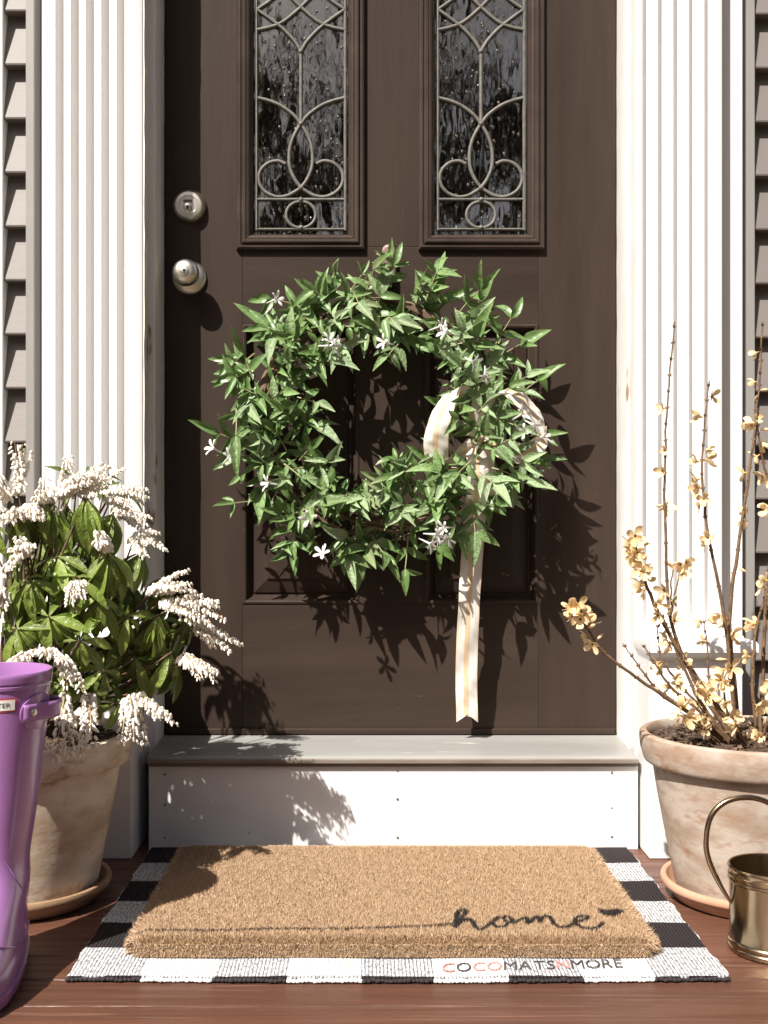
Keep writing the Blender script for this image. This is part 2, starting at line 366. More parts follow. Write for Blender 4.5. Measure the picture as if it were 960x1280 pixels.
# dark hall behind the glass
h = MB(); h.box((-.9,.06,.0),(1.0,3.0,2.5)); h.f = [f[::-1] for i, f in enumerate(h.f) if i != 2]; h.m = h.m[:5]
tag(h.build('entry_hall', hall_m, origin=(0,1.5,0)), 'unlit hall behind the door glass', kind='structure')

# ---- house wall with lapped siding
hw = root('house_wall', (0,.1,0), 'taupe lapped siding wall on either side of the white door surround', 'wall')
WY = -.030
b = MB(); b.box((-3.2,WY+.006,-.5),(-.60,.06,3.0)); b.box((.66,WY+.006,-.5),(3.2,.06,3.0)); b.box((-.60,-.02,2.28),(.66,.06,3.0))
b.build('sheathing', taupe, hw)
PIT = .1057
def siding(x0, x1, zb):
    m_ = MB()
    b0, t0 = WY-.032, WY-.002
    bm_z = PIT+.012
    vs_ = []
    for x in (x0, x1):
        vs_ += [(x,b0,0),(x,b0+.004,-.001),(x,WY+.004,0),(x,WY+.004,bm_z),(x,t0,bm_z),(x,b0-.0008,.003)]
    fs_ = [(i,(i+1)%6,(i+1)%6+6,i+6) for i in range(6)] + [(5,4,3,2,1,0),(6,7,8,9,10,11)]
    m_.add(vs_, fs_); return m_.mesh('siding_board', taupe)
sl_me = siding(-3.2,-.662,0); sr_me = siding(.757,3.2,0)
zl = 1.6156 - PIT*15; zr = 1.6095 - PIT*15
for i in range(28):
    place('siding_board', sl_me, hw, (0, U(-.0008,.0008), zl+PIT*i)); place('siding_board', sr_me, hw, (0, U(-.0008,.0008), zr+PIT*i))

def corner_board(x0, x1, y0, y1, name, label, m_):
    b_ = MB(); b_.box((x0,y0,0),(x1,y1,2.75), .002)
    o = b_.build(name, m_, hw); return o
corner_board(-.6700,-.6525,-.068,WY+.004,'trim_board','',taupe_trim)
corner_board(.7285,.7575,-.068,WY+.004,'trim_board','',taupe_trim)
b = MB(); b.box((-.86,-.069,0),(-.7145,WY,2.75), .002)
o = b.build('casing_board', white, origin=(-.76,-.05,0)); tag(o, 'white vertical casing board at the far left edge beside the siding', 'trim')

# ---- pilasters
PY = -.125
def pilaster(x0, x1, label, inner):
    cx = (x0+x1)/2
    r = root('fluted_pilaster', (cx, -.08, 0), label, 'pilaster', 'fluted pilasters beside the door')
    s = MB()
    zt, zb = 2.2, .40
    mar = .023 if inner > 0 else .008; nf = 5 if (x1-x0) < .178 else 5
    pitch = (x1-x0-2*mar)/nf; fil = .0055; fw = pitch-fil
    xs = [x0, x0+.0015]
    cs = []
    for i in range(nf):
        a = x0+mar+i*pitch+fil/2; cs.append((a+fw/2, fw/2))
        xs += [a + fw*(1-math.cos(math.pi*j/12))/2 for j in range(13)]
    xs += [x1-.0015, x1]
    xs = sorted(set(round(x,5) for x in xs))
    zend = zb+.022
    zs = [zb, zb+.012] + [zend + fw/2*(1-math.cos(math.pi/2*j/8)) for j in range(9)] + [zend+.05, .9, 1.3, 1.7, zt]
    loops = []
    for z in zs:
        row = []
        for x in xs:
            d = 0
            for c, hw_ in cs:
                if abs(x-c) <= hw_ and z >= zend-1e-6:
                    u = (x-c)/hw_
                    if z < zend+hw_:
                        q = 1 - ((zend+hw_-z)/hw_)**2
                    else: q = 1
                    e = max(0, q-u*u)
                    d = max(d, .0165*math.sqrt(e))
            ed = .0015 if x in (xs[0], xs[-1]) else 0
            row.append((x, PY+d+ed, z))
        loops.append(row)
    s.rings(loops, close=False)
    s.add([(x0,PY+.0015,zb),(x0,.0,zb),(x0,.0,zt),(x0,PY+.0015,zt)], [(0,1,2,3)]); s.add([(x1,PY+.0015,zb),(x1,.0,zb),(x1,.0,zt),(x1,PY+.0015,zt)], [(3,2,1,0)])
    s.build('shaft', white, r, smooth=50)
    # plinth with its two mouldings
    px0, px1 = x0-.006*(inner>0), x1+.006*(inner<0)
    p = MB(); p.box((px0,-.225,0),(px1,-.0,.372), .0025); p.build('plinth', white, r)
    c = MB()
    prof = [(-.225,.360),(-.229,.366),(-.241,.372),(-.247,.378),(-.247,.392),(-.243,.398),(-.228,.402),(PY-.006,.404),(PY-.003,.410),(PY+.01,.411)]
    ex = [max(0,(-.225-y)) for y, z in prof]
    loops = [[(px0-(e if inner>0 else e*.2), y, z),(px1+(e if inner<0 else e*.2), y, z)] for (y, z), e in zip(prof, ex)]
    c.rings(loops, close=False)
    # side returns
    for sgn, xx, f in ((-1,px0,inner>0),(1,px1,inner<0)):
        lo = [[(xx+sgn*(e if f else e*.2), y, z),(xx+sgn*(e if f else e*.2), PY+.012, z)] for (y,z), e in zip(prof, ex)]
        c.rings(lo if sgn > 0 else [l[::-1] for l in lo], close=False)
    c.build('cap_moulding', white, r, smooth=40)
    t = MB()
    prof2 = [(y-.029,z) for y, z in [(-.1955,.188),(-.2015,.192),(-.2055,.199),(-.2015,.206),(-.2035,.212),(-.2035,.220),(-.199,.226),(-.1955,.228)]]
    t.rings([[(px0+.001,y,z),(px1-.001,y,z)] for y, z in prof2], close=False)
    t.build('base_moulding', white, r, smooth=40) if inner > 0 else None
    return r
pilaster(-.622,-.430,'white fluted pilaster on the left of the door, behind the flowering shrub', 1)
pilaster(.5120,.6756,'white fluted pilaster on the right of the door, behind the yellow branches', -1)
b = MB(); b.box((.6760,-.085,0),(.7275,.0,2.75),.002)
tag(b.build('backing_board', white, origin=(.70,-.04,0)), 'narrow white board between the right pilaster and the grey trim', 'trim')

# ---- door frame: jambs with peeling paint, stop, header
fr = root('door_frame', (.045,-.05,0), 'white door frame with cracked peeling paint on its inner faces', 'door frame')
for sx, xi, xo in ((-1,-.411,-.4298),(1,.502,.5118)):
    j = MB()
    prof = [(xo,PY+.003),(xo-.0-sx*.003,PY+.002),(xo-sx*.004,PY+.010),(xo-sx*.004,-.088),(xi+sx*.002,-.086),(xi,-.082),(xi,-.020),(xi,.055)]
    zs = np.linspace(0.0 if False else .150, 2.2, 60)
    loops = [[(x+U(-.0006,.0006), y+U(-.0006,.0006), z) for x, y in prof] for z in zs]
    if sx > 0: loops = [l[::-1] for l in loops]
    j.rings(loops, close=False); j.build('jamb', white_peel, fr, smooth=45)
b = MB(); b.box((-.43,-.1245,2.2),(.53,.055,2.28)); b.build('head_jamb', white, fr)

# ---- sill and riser
sr = root('door_step', (.045,-.1,0), 'white riser board with a weathered grey sloping sill below the door', 'step')
zD, zN = .185, .1755
s = MB()
prof = [(.05,zD-.002),(-.004,zD-.001),(-.012,zD-.002),(-.060,zD-.004),(-.115,zD-.0068),(-.160,zN+.0008),(-.172,zN-.0003),(-.176,zN-.003)]
s.rings([[(-.4105 if y > -.1535 else -.4110, y, z), (.5015 if y > -.1535 else .5035, y, z)] for y, z in prof], close=False)
s.build('sill', sill_m, sr, smooth=30)
s = MB(); s.box((-.4112,-.178,zN-.0125),(.5037,-.150,zN-.0032), .002); s.box((-.4108,-.1715,zN-.019),(.5032,-.150,zN-.0127),.001)
s.build('sill_nosing', sill_edge, sr)
s = MB(); s.box((-.4105,-.165,.0),(.5055,-.08,zN-.018), .0015); s.build('riser', white_worn, sr)
nail = MB()
nail.lathe([(0.0,.0012),(.0022,.001),(.0028,0)], n=10); nail.v = [(x,-z,y) for x,y,z in nail.v]; nail_me = nail.mesh('nail', came_m)
for px, py in [(206,968),(206,1006),(206,1047),(497,964),(497,999),(497,1047),(765,966),(765,1010),(765,1046)]:
    q = P(px,py,-.1655); place('nail', nail_me, sr, q, Matrix.Rotation(math.pi,3,'X') if False else None, U(.6,.95))

# ================================================================== DOOR
DX0, DX1, DZ0, DZ1 = -.409, .500, .1915, 2.19
door = root('front_door', (.045,0,.19), 'dark brown panelled front door with two leaded glass windows', 'door')
LX = (-.253,-.018); RX = (.113,.3435)
ZP0, ZP1, ZW0, ZW1 = .448, 1.012, 1.168, 2.05
def slab(name, x0, x1, z0, z1, m_):
    b_ = MB(); b_.box((x0,0,z0),(x1,.045,z1), .0012); return b_.build(name, m_, door)
slab('stile', DX0, LX[0], DZ0, DZ1, doorm); slab('stile', RX[1], DX1, DZ0, DZ1, doorm)
slab('mullion', LX[1], RX[0], ZP0, ZP1, doorm); slab('mullion', LX[1], RX[0], ZW0, ZW1, doorm)
slab('rail', LX[0], RX[1], DZ0, ZP0, doorm_h); slab('rail', LX[0], RX[1], ZP1, ZW0, doorm_h); slab('rail', LX[0], RX[1], ZW1, DZ1, doorm_h)
b = MB(); b.box((DX0+.002,-.006,zD+.0005),(DX1-.002,.0,DZ0+.0062), .002); b.build('sweep', doorm_h, door)
def rect_profile(m_, x0, x1, z0, z1, prof, cap):
    loops = [[(x0+i,y,z0+i),(x1-i,y,z0+i),(x1-i,y,z1-i),(x0+i,y,z1-i)] for i, y in prof]
    m_.rings(loops, cap1=cap)
for (x0, x1) in (LX, RX):
    p = MB()
    rect_profile(p, x0, x1, ZP0, ZP1, [(-.0008,.0006),(.001,-.0022),(.004,-.0030),(.0075,-.0015),(.0095,.004),(.0135,.011),(.0165,.0165),(.0195,.0175),(.021,.0175),(.0225,.0135),(.049,.0045),(.051,.0015),(.053,.0012)], True)
    p.build('panel', doorm, door, smooth=12)
windows = []
for (x0, x1), (gx0, gx1) in ((LX,((318-VX)/620,(431-VX)/620)), (RX,((545-VX)/620,(659-VX)/620))):
    ox0, ox1 = x0-.0115, x1+.0115
    wf = MB()
    rect_profile(wf, ox0, ox1, 1.160, 2.06, [(0,.001),(.0,-.006),(.0015,-.010),(.005,-.0125),(.0085,-.0125),(.0105,-.0105),(.0115,-.0145),(.0145,-.0170),(.0185,-.0165),(.0215,-.0135),(.0230,-.0145),(.0265,-.0125),(.0300,-.0075),(.0325,-.001),(.0335,.004),(.0345,.020)], False)
    w_o = wf.build('window_frame', mould, door, smooth=25)
    gx0, gx1 = ox0+.0345, ox1-.0345
    gz0, gz1 = 1.160+.0345, 2.0255
    gl = MB(); gl.box((gx0-.004,.008,gz0-.004),(gx1+.004,.014,gz1+.004)); gl.build('glass_pane', glass_m, w_o)
    # leaded came, traced in a unit pane (0..305 wide, photo-crop units, y down from 0)
    cx = (gx0+gx1)/2; sc = (gx1-gx0)/316.0
    zref = 1.614+ .051 - .0  # z at crop row 0
    def Q(u, v): return Vector((cx + u*sc, .0055, CAMZ + (VY - v/3.0)/620.0))
    cm = MB(); rr = .0037
    def came(pts, n=7, r_=rr): cm.tube(spline([Q(*p) for p in pts], n), r_, 7)
    for sg in (-1,1):
        cm.tube([Q(sg*150,862), Q(sg*150,-400)], .0036, 6)
        loop = [(-52*-sg*-1, 610)]
        came([(sg*52,612),(sg*78,601),(sg*112,610),(sg*138,640),(sg*141,680),(sg*122,715),(sg*85,735),(sg*48,732),(sg*18,715),(0,700),
              (-sg*22,668),(-sg*38,620),(-sg*38,560),(-sg*25,510),(0,462),(sg*28,425),(sg*70,392),(sg*110,374),(sg*146,364)])
        came([(0,190),(sg*22,150),(sg*60,105),(sg*100,70),(sg*148,32)])
        came([(sg*148,108),(sg*105,98),(sg*60,78),(sg*5,28),(-sg*40,-20),(-sg*90,-60),(-sg*148,-90)])
        came([(sg*148,32),(sg*100,-5),(sg*60,-50),(sg*20,-110),(0,-170)])
    came([(0,462),(0,325),(0,190)]); came([(0,-170),(0,-400)])
    cm.tube([Q(-150,745),Q(150,745)], .0030, 7); cm.tube([Q(-150,858),Q(150,858)], .0028, 6)
    cm.tube([Q(50*math.cos(a),803+50*math.sin(a)) for a in np.linspace(0,2*math.pi,33)], .0034, 7)
    for u, v in ((0,462),(0,190),(0,703),(0,747),(0,852)):
        q = Q(u,v); cm.lathe([(0,.0042),(.003,.0035),(.0052,.001),(.0055,-.002)], c=(q.x,q.z,0), n=10)
        for i in range(len(cm.v)-40, len(cm.v)): x_,y_,z_ = cm.v[i]; cm.v[i] = (x_, .0035 - z_, y_)
    cm.build('lead_came', came_m, w_o, smooth=60)

# deadbolt and knob (axis towards the viewer)
def axial(prof, c, n=40):
    m_ = MB(); m_.lathe(prof, n=n); m_.v = [(c[0]+x, c[1]-z, c[2]+y) for x, y, z in m_.v]; return m_
kx, kz = P(235,255,-.02).x, P(235,255,-.02).z
db = axial([(.0335,0),(.0335,.004),(.0325,.008),(.0265,.017),(.0255,.018),(.0185,.0185),(.0175,.0172),(0,.0172)], (kx,0,kz)).build('deadbolt', nickel, door, smooth=35)
axial([(.0088,.0165),(.0088,.0195),(.0075,.0203),(0,.0203)], (kx-.001,0,kz-.006), 24).build('key_cylinder', nickel, db, smooth=35)
m_ = MB(); m_.box((kx-.0022,-.0212,kz-.012),(kx+.0002,-.0196,kz-.0035)); m_.box((kx-.0036,-.0212,kz-.0065),(kx+.0016,-.0196,kz-.0030)); m_.build('keyhole', darkhole, db)
m_ = MB(); m_.box((kx-.0095,-.0187,kz+.0045),(kx+.0075,-.0168,kz+.0095)); m_.build('maker_plate', came_m, db)
kx, kz = P(236,346,-.01).x, P(236,346,-.01).z
kb = axial([(.0345,0),(.0345,.003),(.0325,.007),(.026,.010),(.018,.0115),(.0125,.014),(.0115,.024),(.0135,.030),(.0205,.034),(.0252,.040),(.0265,.047),(.0255,.055),(.0225,.061),(.0175,.0645),(.0115,.066),(0,.0662)], (kx,0,kz)).build('door_knob', nickel, door, smooth=50)
axial([(.0085,.064),(.0085,.0676),(.0072,.0682),(0,.0682)], (kx,0,kz), 24).build('key_cylinder', nickel, kb, smooth=35)
m_ = MB(); m_.box((kx-.0012,-.0692,kz-.0058),(kx+.0010,-.0674,kz+.0028)); m_.box((kx-.0024,-.0692,kz-.001),(kx+.0022,-.0674,kz+.0030)); m_.build('keyhole', darkhole, kb)

# wreath hook
q = P(486,325,-.012)
hk = MB()
prof = []
for a in np.linspace(0, math.pi, 13): prof.append((.0142*math.cos(a), .018+.0142*math.sin(a)))
prof = [(.0142,-.045)] + prof + [(-.0142,-.045)]
hk.rings([[(q.x+x*s_, q.y+yy, q.z+z*(s_ if z > 0 else 1)) for x, z in prof] for s_, yy in ((1,.0105),(1,.001),(.93,-.002),(.8,-.003))], cap1=True)
hk.tube(spline([(q.x,q.y,q.z-.03),(q.x,q.y-.03,q.z-.045),(q.x,q.y-.06,q.z-.045),(q.x,q.y-.078,q.z-.030),(q.x,q.y-.080,q.z-.012)],6), .0045, 8)
tag(hk.build('wreath_hook', hook_m, origin=q, smooth=40), 'round topped bronze hook holding the wreath on the door', 'hook')

# ================================================================== WREATH
def leaf_mesh(name, m_, L_=1.0, W_=.30, fold=.25, curl=.2, wide=.38, nseg=6, wave=.0, twist=0):
    """leaf from the origin along +Y, face +Z, drooping by curl"""
    vs_ = []; fs_ = []
    ang = 0; py_ = 0; pz = 0
    for i in range(nseg+1):
        t = i/nseg
        wd = W_*math.sin(math.pi*t**(math.log(.5)/math.log(wide)))**.85 if 0 < t < 1 else 0
        wd = max(wd, .012)
        if i: 
            ang = -curl*2.2*t; py_ += math.cos(ang)*L_/nseg; pz += math.sin(ang)*L_/nseg
        for u in (-1,-.55,0,.55,1):
            hgt = fold*wd*abs(u)**1.2 + wave*math.sin(t*9+u*2)*wd
            x_ = u*wd*.5; tw = twist*t
            vs_.append((x_*math.cos(tw)-hgt*math.sin(tw)*.5, py_, pz+hgt*math.cos(tw)+x_*math.sin(tw)))
    for i in range(nseg):
        for k_ in range(4):
            a = i*5+k_; fs_.append((a,a+1,a+6,a+5))
    mm = MB(); mm.add(vs_, fs_); return mm.mesh(name, m_, smooth=179)
WL = [leaf_mesh('leaf', leaf_w, W_=wd, fold=fo, curl=cu, wide=wi, wave=wa, twist=tw) for wd, fo, cu, wi, wa, tw in
      ((.33,.34,.16,.36,.07,.3),(.26,.45,.34,.40,.08,-.5),(.36,.26,.22,.34,.06,.2),(.24,.38,-.18,.38,.10,.7),(.30,.34,.62,.36,.08,-.2))]
WL2 = [leaf_mesh('leaf', leaf_w2, W_=wd, fold=fo, curl=cu, wide=wi, wave=wa, twist=tw) for wd, fo, cu, wi, wa, tw in
      ((.33,.34,.22,.36,.07,.3),(.26,.42,.05,.40,.09,-.5),(.31,.30,.46,.36,.08,.5))]
WC = P(467,520,-.062)                                   # wreath centre
wr = root('leafy_wreath', WC, 'round green leafy wreath with small white flowers hanging on the door', 'wreath')
RR = .218
tw_ = MB()
for j in range(7):                                      # vine ring of twisted twigs
    ph = U(0,6.28); pts = []
    for a in np.linspace(0, 2*math.pi, 61):
        r_ = RR + .016*math.cos(3*a+ph+j) + U(-.003,.003); yy = -.062+.016*math.sin(3*a+ph+j)
        pts.append((WC.x+r_*math.cos(a), yy, WC.z+r_*.985*math.sin(a)))
    tw_.tube(pts, .0035, 6, cap=False)
tw_.build('vine_ring', twig_m, wr, smooth=60)
leaves = []      # (pos, rot, size, meshset)
stems = MB()
def sprig(base, d, ln, npair, size, pale=False, up=None):
    d = d.normalized(); bend = Vector((U(-.25,.25), U(-.3,.1), U(-.35,.15)))
    pts = [base + d*ln*t + bend*ln*t*t*.5 for t in (0,.25,.5,.75,1)]
    stems.tube(pts, [.0017,.0016,.0014,.0012,.0010], 5)
    front = Vector((U(-.5,.3), -1, U(-.1,.7))).normalized()
    for i in range(npair+1):
        t = .35+.65*i/max(npair,1) if npair else 1
        p = base + d*ln*t + bend*ln*t*t*.5
        tang = (d + bend*t).normalized()
        if i == npair:
            leaves.append((p, frame(tang + Vector((U(-.2,.2),U(-.3,.2),U(-.2,.2))), front), size*U(.95,1.3), pale))
            nn = 2 if random.random() < .7 else 1
        else: nn = 2
        side = tang.cross(front).normalized()
        if i % 2 and random.random() < .5: side = (side*.5 + front*.8).normalized()
        for s_ in (-1,1)[:nn]:
            dd = (tang*U(.35,.8) + side*s_*U(.75,1.05) + front*U(-.05,.45) + Vector((0,0,U(-.35,.05)))).normalized()
            leaves.append((p, frame(dd, front + Vector((U(-.5,.5),U(-.3,.3),U(-.4,.5)))), size*U(.7,1.12), pale))
NS = 132
for i in range(NS):
    a = 2*math.pi*(i+U(-.4,.4))/NS
    rad = Vector((math.cos(a),0,math.sin(a))); tan = Vector((-math.sin(a),0,math.cos(a)))
    tb = U(0, 2*math.pi); rho = U(.018,.058)
    base = Vector((WC.x,-.062,WC.z)) + rad*(RR + rho*math.cos(tb)*1.1) + Vector((0,-1,0))*rho*max(-.4,math.sin(tb))
    kind = i % 3
    if kind == 0: d = rad*U(.5,1.0) + tan*U(-1.0,.6) + Vector((0,U(-.5,.1),U(0,.15)))
    elif kind == 1: d = -rad*U(.15,.7) + tan*U(-1.1,.5) + Vector((0,U(-.6,-.1),0))
    else: d = rad*U(-.2,.45) + tan*U(-1.1,1.1) + Vector((0,U(-.8,-.3),U(-.1,.3)))
    sprig(base, d, U(.028,.078), random.choice((1,1,2,2)), U(.030,.068), pale=random.random() < .5)
for i in range(36):                                     # the ring is thicker inwards at the bottom and left
    a = R(U(120,330) if i < 28 else U(0,360)); rr_ = U(.134,.190); rad = Vector((math.cos(a),0,math.sin(a)))
    base = Vector((WC.x,-.072+U(-.025,.01),WC.z)) + rad*rr_
    sprig(base, -rad*U(-.3,.8) + Vector((U(-.7,.7),U(-.9,-.2),U(-.3,.5))), U(.03,.05), random.choice((1,2)), U(.038,.060), pale=random.random() < .5)
# the stray sprigs whose tips stand out of the ring in the photograph: root px, tip px
for (bx,by),(tx,ty),n_ in [((455,375),(468,322),1),((520,380),(540,335),1),((415,385),(382,348),2),((620,430),(645,385),1),((645,500),(676,462),1),
        ((640,585),(672,578),1),((300,550),(262,540),1),((320,470),(288,470),2),((330,590),(322,618),1),((370,650),(368,688),1),((430,660),(435,705),2),
        ((510,670),(508,722),1),((545,655),(548,690),2),((610,600),(612,628),1),((365,420),(322,402),2),((590,400),(600,368),1),((480,360),(498,318),1),((640,545),(682,545),1)]:
    p0 = P(bx,by,-.080); p1 = P(tx,ty,-.100)
    sprig(p0, p1-p0, (p1-p0).length*.75, n_, U(.046,.060), pale=random.random() < .5)
for bx, by, tx, ty in [(590,470,572,452),(600,500,590,470),(598,515,615,498),(585,535,570,520),(608,540,590,528),(615,560,640,548),(590,575,572,592),(600,590,618,606),(615,585,648,592),(575,590,560,605),(640,480,660,470),(605,520,628,520),(600,565,604,540),(630,600,660,600),(560,600,545,590),(625,525,650,535),(618,500,640,482),(630,560,655,580)]:
    p0 = P(bx,by,-.140); p1 = P(tx,ty,-.165)
    sprig(p0, p1-p0, (p1-p0).length*.8, 1, U(.044,.056), pale=random.random() < .5)
leaves.sort(key=lambda l: l[0].y - .5*l[2])
rest = MB()
for i, (p, rot, sz, pale) in enumerate(leaves):
    me = random.choice(WL2 if pale else WL)
    if i < 300: place('leaf', me, wr, p, rot, sz)
    else:
        co = [Vector(p) + rot @ (v.co*sz) for v in me.vertices]
        rest.add(co, [tuple(f.vertices) for f in me.polygons])
if rest.f: rest.build('inner_leaves', leaf_w, wr, smooth=179, kind='stuff')
stems.build('sprig_stems', stem_g, wr, smooth=60, kind='stuff')
# jasmine flowers
def jasmine():
    m_ = MB(); m_.tube([(0,0,-.024),(0,0,-.012),(0,0,-.002),(0,0,0)], [.0011,.0013,.0019,.0026], 6)
    for k_ in range(5):
        a = 2*math.pi*k_/5; ca, sa = math.cos(a), math.sin(a); rows = []
        for t, wd, z in ((0,.0016,-.001),(.3,.0026,.0042),(.65,.0031,.0066),(.9,.0020,.0072),(1,.0004,.0068)):
            r_ = .0015+.0135*t
            rows.append([(r_*ca - u*wd*sa, r_*sa + u*wd*ca, z - abs(u)*.0008) for u in (-1,0,1)])
        m_.rings(rows, close=False)
    return m_.mesh('flower', jas_m, smooth=179)
jm = jasmine()
for i, (px, py, yy) in enumerate([(345,374,-.13),(412,426,-.15),(416,432,-.16),(480,428,-.16),(550,408,-.16),(557,414,-.165),(266,560,-.13),(286,572,-.14),(335,604,-.15),(403,692,-.17),
        (386,648,-.17),(546,668,-.17),(555,660,-.165),(538,680,-.17),(560,672,-.16),(652,518,-.17),(668,532,-.18),(680,545,-.18),(655,540,-.175),(592,452,-.16),(297,566,-.14),(606,470,-.175)]):
    d = Vector((U(-1.6,1.6), -.8, U(-1.2,1.0))).normalized()
    rot = frame(d.orthogonal(), d) @ Matrix.Rotation(U(0,6.28),3,'Z')
    p = P(px,py,yy+.005); place('flower', jm, wr, p, rot, U(1.1,1.45))

# ---- ribbon bow hung in the wreath
KN = P(601,545,-.112)
rb = root('ribbon_bow', KN, 'cream and peach striped ribbon bow with a long tail on the wreath', 'ribbon')
def strip(pts, wdirs, wid, name, n=10, notch=False):
    c = spline(pts, n); wv_ = spline(wdirs, n); m_ = MB(); rows = []; uv = []
    for i, (p, w_) in enumerate(zip(c, wv_)):
        w_ = w_.normalized(); tt = (c[min(i+1,len(c)-1)]-c[max(i-1,0)]).normalized(); nn = tt.cross(w_).normalized()
        row = []
        for u in np.linspace(-1,1,11):
            q = p + w_*u*wid/2 + nn*(.0022*(1-u*u) + .0016*math.sin(i*.55+u*2.2)+.0007*math.sin(i*1.7-u*4))
            if notch and i == len(c)-1: q = q - tt*(.017*(1-abs(u)))
            if notch and i == len(c)-2: q = q - tt*(.006*(1-abs(u)))
            row.append(q); uv.append(((u+1)/2, i/len(c)))
        rows.append(row)
    m_.rings(rows, close=False); m_.uv = uv
    return m_.build(name, ribbon_m, rb, smooth=179)
X, Y_, Z_ = Vector((1,0,0)), Vector((0,1,0)), Vector((0,0,1))
strip([P(596,560,-.117),P(597,600,-.127),P(591,680,-.077),P(586,760,-.075),P(583,840,-.056),P(584,903,-.050)],
      [X+.1*Z_,X+.3*Y_,X-.2*Y_,X+.15*Y_,X-.1*Y_,X+.05*Y_], .0425, 'ribbon_tail', 14, True)
strip([P(607,640,-.082),P(612,600,-.112),P(603,560,-.117),P(601,548,-.122)], [X,X+.4*Y_,X+.8*Y_,X], .036, 'ribbon_tail')
strip([P(600,545,-.122),P(585,505,-.140),P(568,488,-.144),P(553,515,-.158),P(545,548,-.156),P(550,578,-.137),P(575,570,-.122),P(600,548,-.120)],
      [X+.2*Y_,X+.5*Y_,X-.5*Y_+.4*Z_,X-.25*Y_+.3*Z_,X-.15*Y_+.15*Z_,X+.6*Y_,X+.8*Y_,X], .047, 'ribbon_loop')
strip([P(601,545,-.122),P(618,505,-.140),P(636,487,-.150),P(662,512,-.150),P(682,545,-.138),P(658,566,-.146),P(632,562,-.137),P(602,548,-.120)],
      [X+.2*Y_,X+.3*Y_+.3*Z_,.6*X+.5*Z_+.5*Y_,.5*Z_+.6*Y_+.5*X,Z_+.5*Y_,Z_-.35*Y_,Z_-.3*Y_,Z_], .042, 'ribbon_loop')
m_ = MB(); m_.lathe([(.0,.012),(.007,.0115),(.0115,.006),(.0125,0),(.0115,-.006),(.007,-.0115),(0,-.012)], c=(KN.x,KN.y,KN.z), n=16)
m_.uv = [(.5+.4*math.sin(i),0) for i in range(len(m_.v))]; m_.build('knot', ribbon_m, rb, smooth=179)

# ================================================================== POTS
def pot(cx, cy, m_, label, zr=.270, R_=.176):
    r = root('terracotta_pot', (cx,cy,.012), label, 'pot', 'terracotta pots on the porch')
    p = MB()
    wob = lambda a, z: .004*math.sin(2*a+1)+.0025*math.sin(5*a+z*40)
    zb = zr-.047
    p.lathe([(0,.014),(.116,.014),(.119,.018),(.121,.024),(.137,.105),(.150,.175),(.1575,zb-.002),(.158,zb),(.168,zb-.001),(.1705,zb+.001),(.1725,zb+.006),(.1765,zb+.022),(.1775,zr-.008),(.1765,zr-.002),(.1735,zr),(.1665,zr+.0005),(.163,zr-.003),(.1615,zr-.012),(.158,zr-.04),(.150,zr-.075)], c=(cx,cy,0), n=72, wob=wob)
    p.build('body', m_, r, smooth=40)
    s_ = MB(); n = 26; vs_ = []; zs = zr-.014
    for i in range(n+1):
        for k_ in range(48):
            rr = .160*i/n; a = 2*math.pi*k_/48
            vs_.append((cx+rr*math.cos(a), cy+rr*math.sin(a), zs + .008*(1-(i/n)**2) + (U(-.003,.003) if i < n else 0)))
    fs_ = [(i*48+k_, i*48+(k_+1)%48, (i+1)*48+(k_+1)%48, (i+1)*48+k_) for i in range(n) for k_ in range(48)]
    s_.add(vs_, fs_); s_.build('soil', soil_m, r)
    c_ = MB()
    for _ in range(520):                                   # bark chips and crumbs
        a = U(0,6.28); rr = .156*math.sqrt(random.random()); q = Vector((cx+rr*math.cos(a), cy+rr*math.sin(a), zs+.009*(1-(rr/.16)**2)+U(.0,.003)))
        e = [U(.002,.007),U(.0015,.004),U(.001,.0025)]; rot = Matrix.Rotation(U(0,6.28),3,'Z') @ Matrix.Rotation(U(-.8,.8),3,'X')
        vs_ = [q + rot @ Vector((sx*e[0],sy*e[1]*U(.6,1),sz*e[2])) for sx,sy,sz in ((-1,-1,-1),(1,-1,-1),(1,1,-1),(-1,1,-1),(-1,-1,1),(1,-1,1),(1,1,1),(-1,1,1))]
        c_.add(vs_, [(0,3,2,1),(4,5,6,7),(0,1,5,4),(1,2,6,5),(2,3,7,6),(3,0,4,7)])
    c_.build('mulch', crumb_m, r, kind='stuff')
    return r
def saucer(cx, cy, m_, label):
    s_ = MB(); s_.lathe([(0,0.0005),(.118,.0005),(.124,.003),(.136,.019),(.1375,.0205),(.1415,.0215),(.1435,.024),(.1440,.030),(.1425,.0335),(.1385,.0345),(.1345,.033),(.1325,.029),(.1225,.0125),(.119,.011),(0,.011)], c=(cx,cy,0), n=64)
    tag(s_.build('pot_saucer', m_, origin=(cx,cy,0), smooth=40), label, 'saucer', 'saucers under the pots')
LPX, LPY = -.565, -.440
RPX, RPY = .625, -.440
pot(LPX, LPY, terra_l, 'pale chalky terracotta pot holding the white flowering shrub')
pot(RPX, RPY, terra_r, 'pinkish terracotta pot holding the yellow flowering branches')
saucer(LPX, LPY, saucer_d, 'brownish terracotta saucer under the pot of the white shrub')
saucer(RPX, RPY, saucer_m, 'pink terracotta saucer beside the watering can')

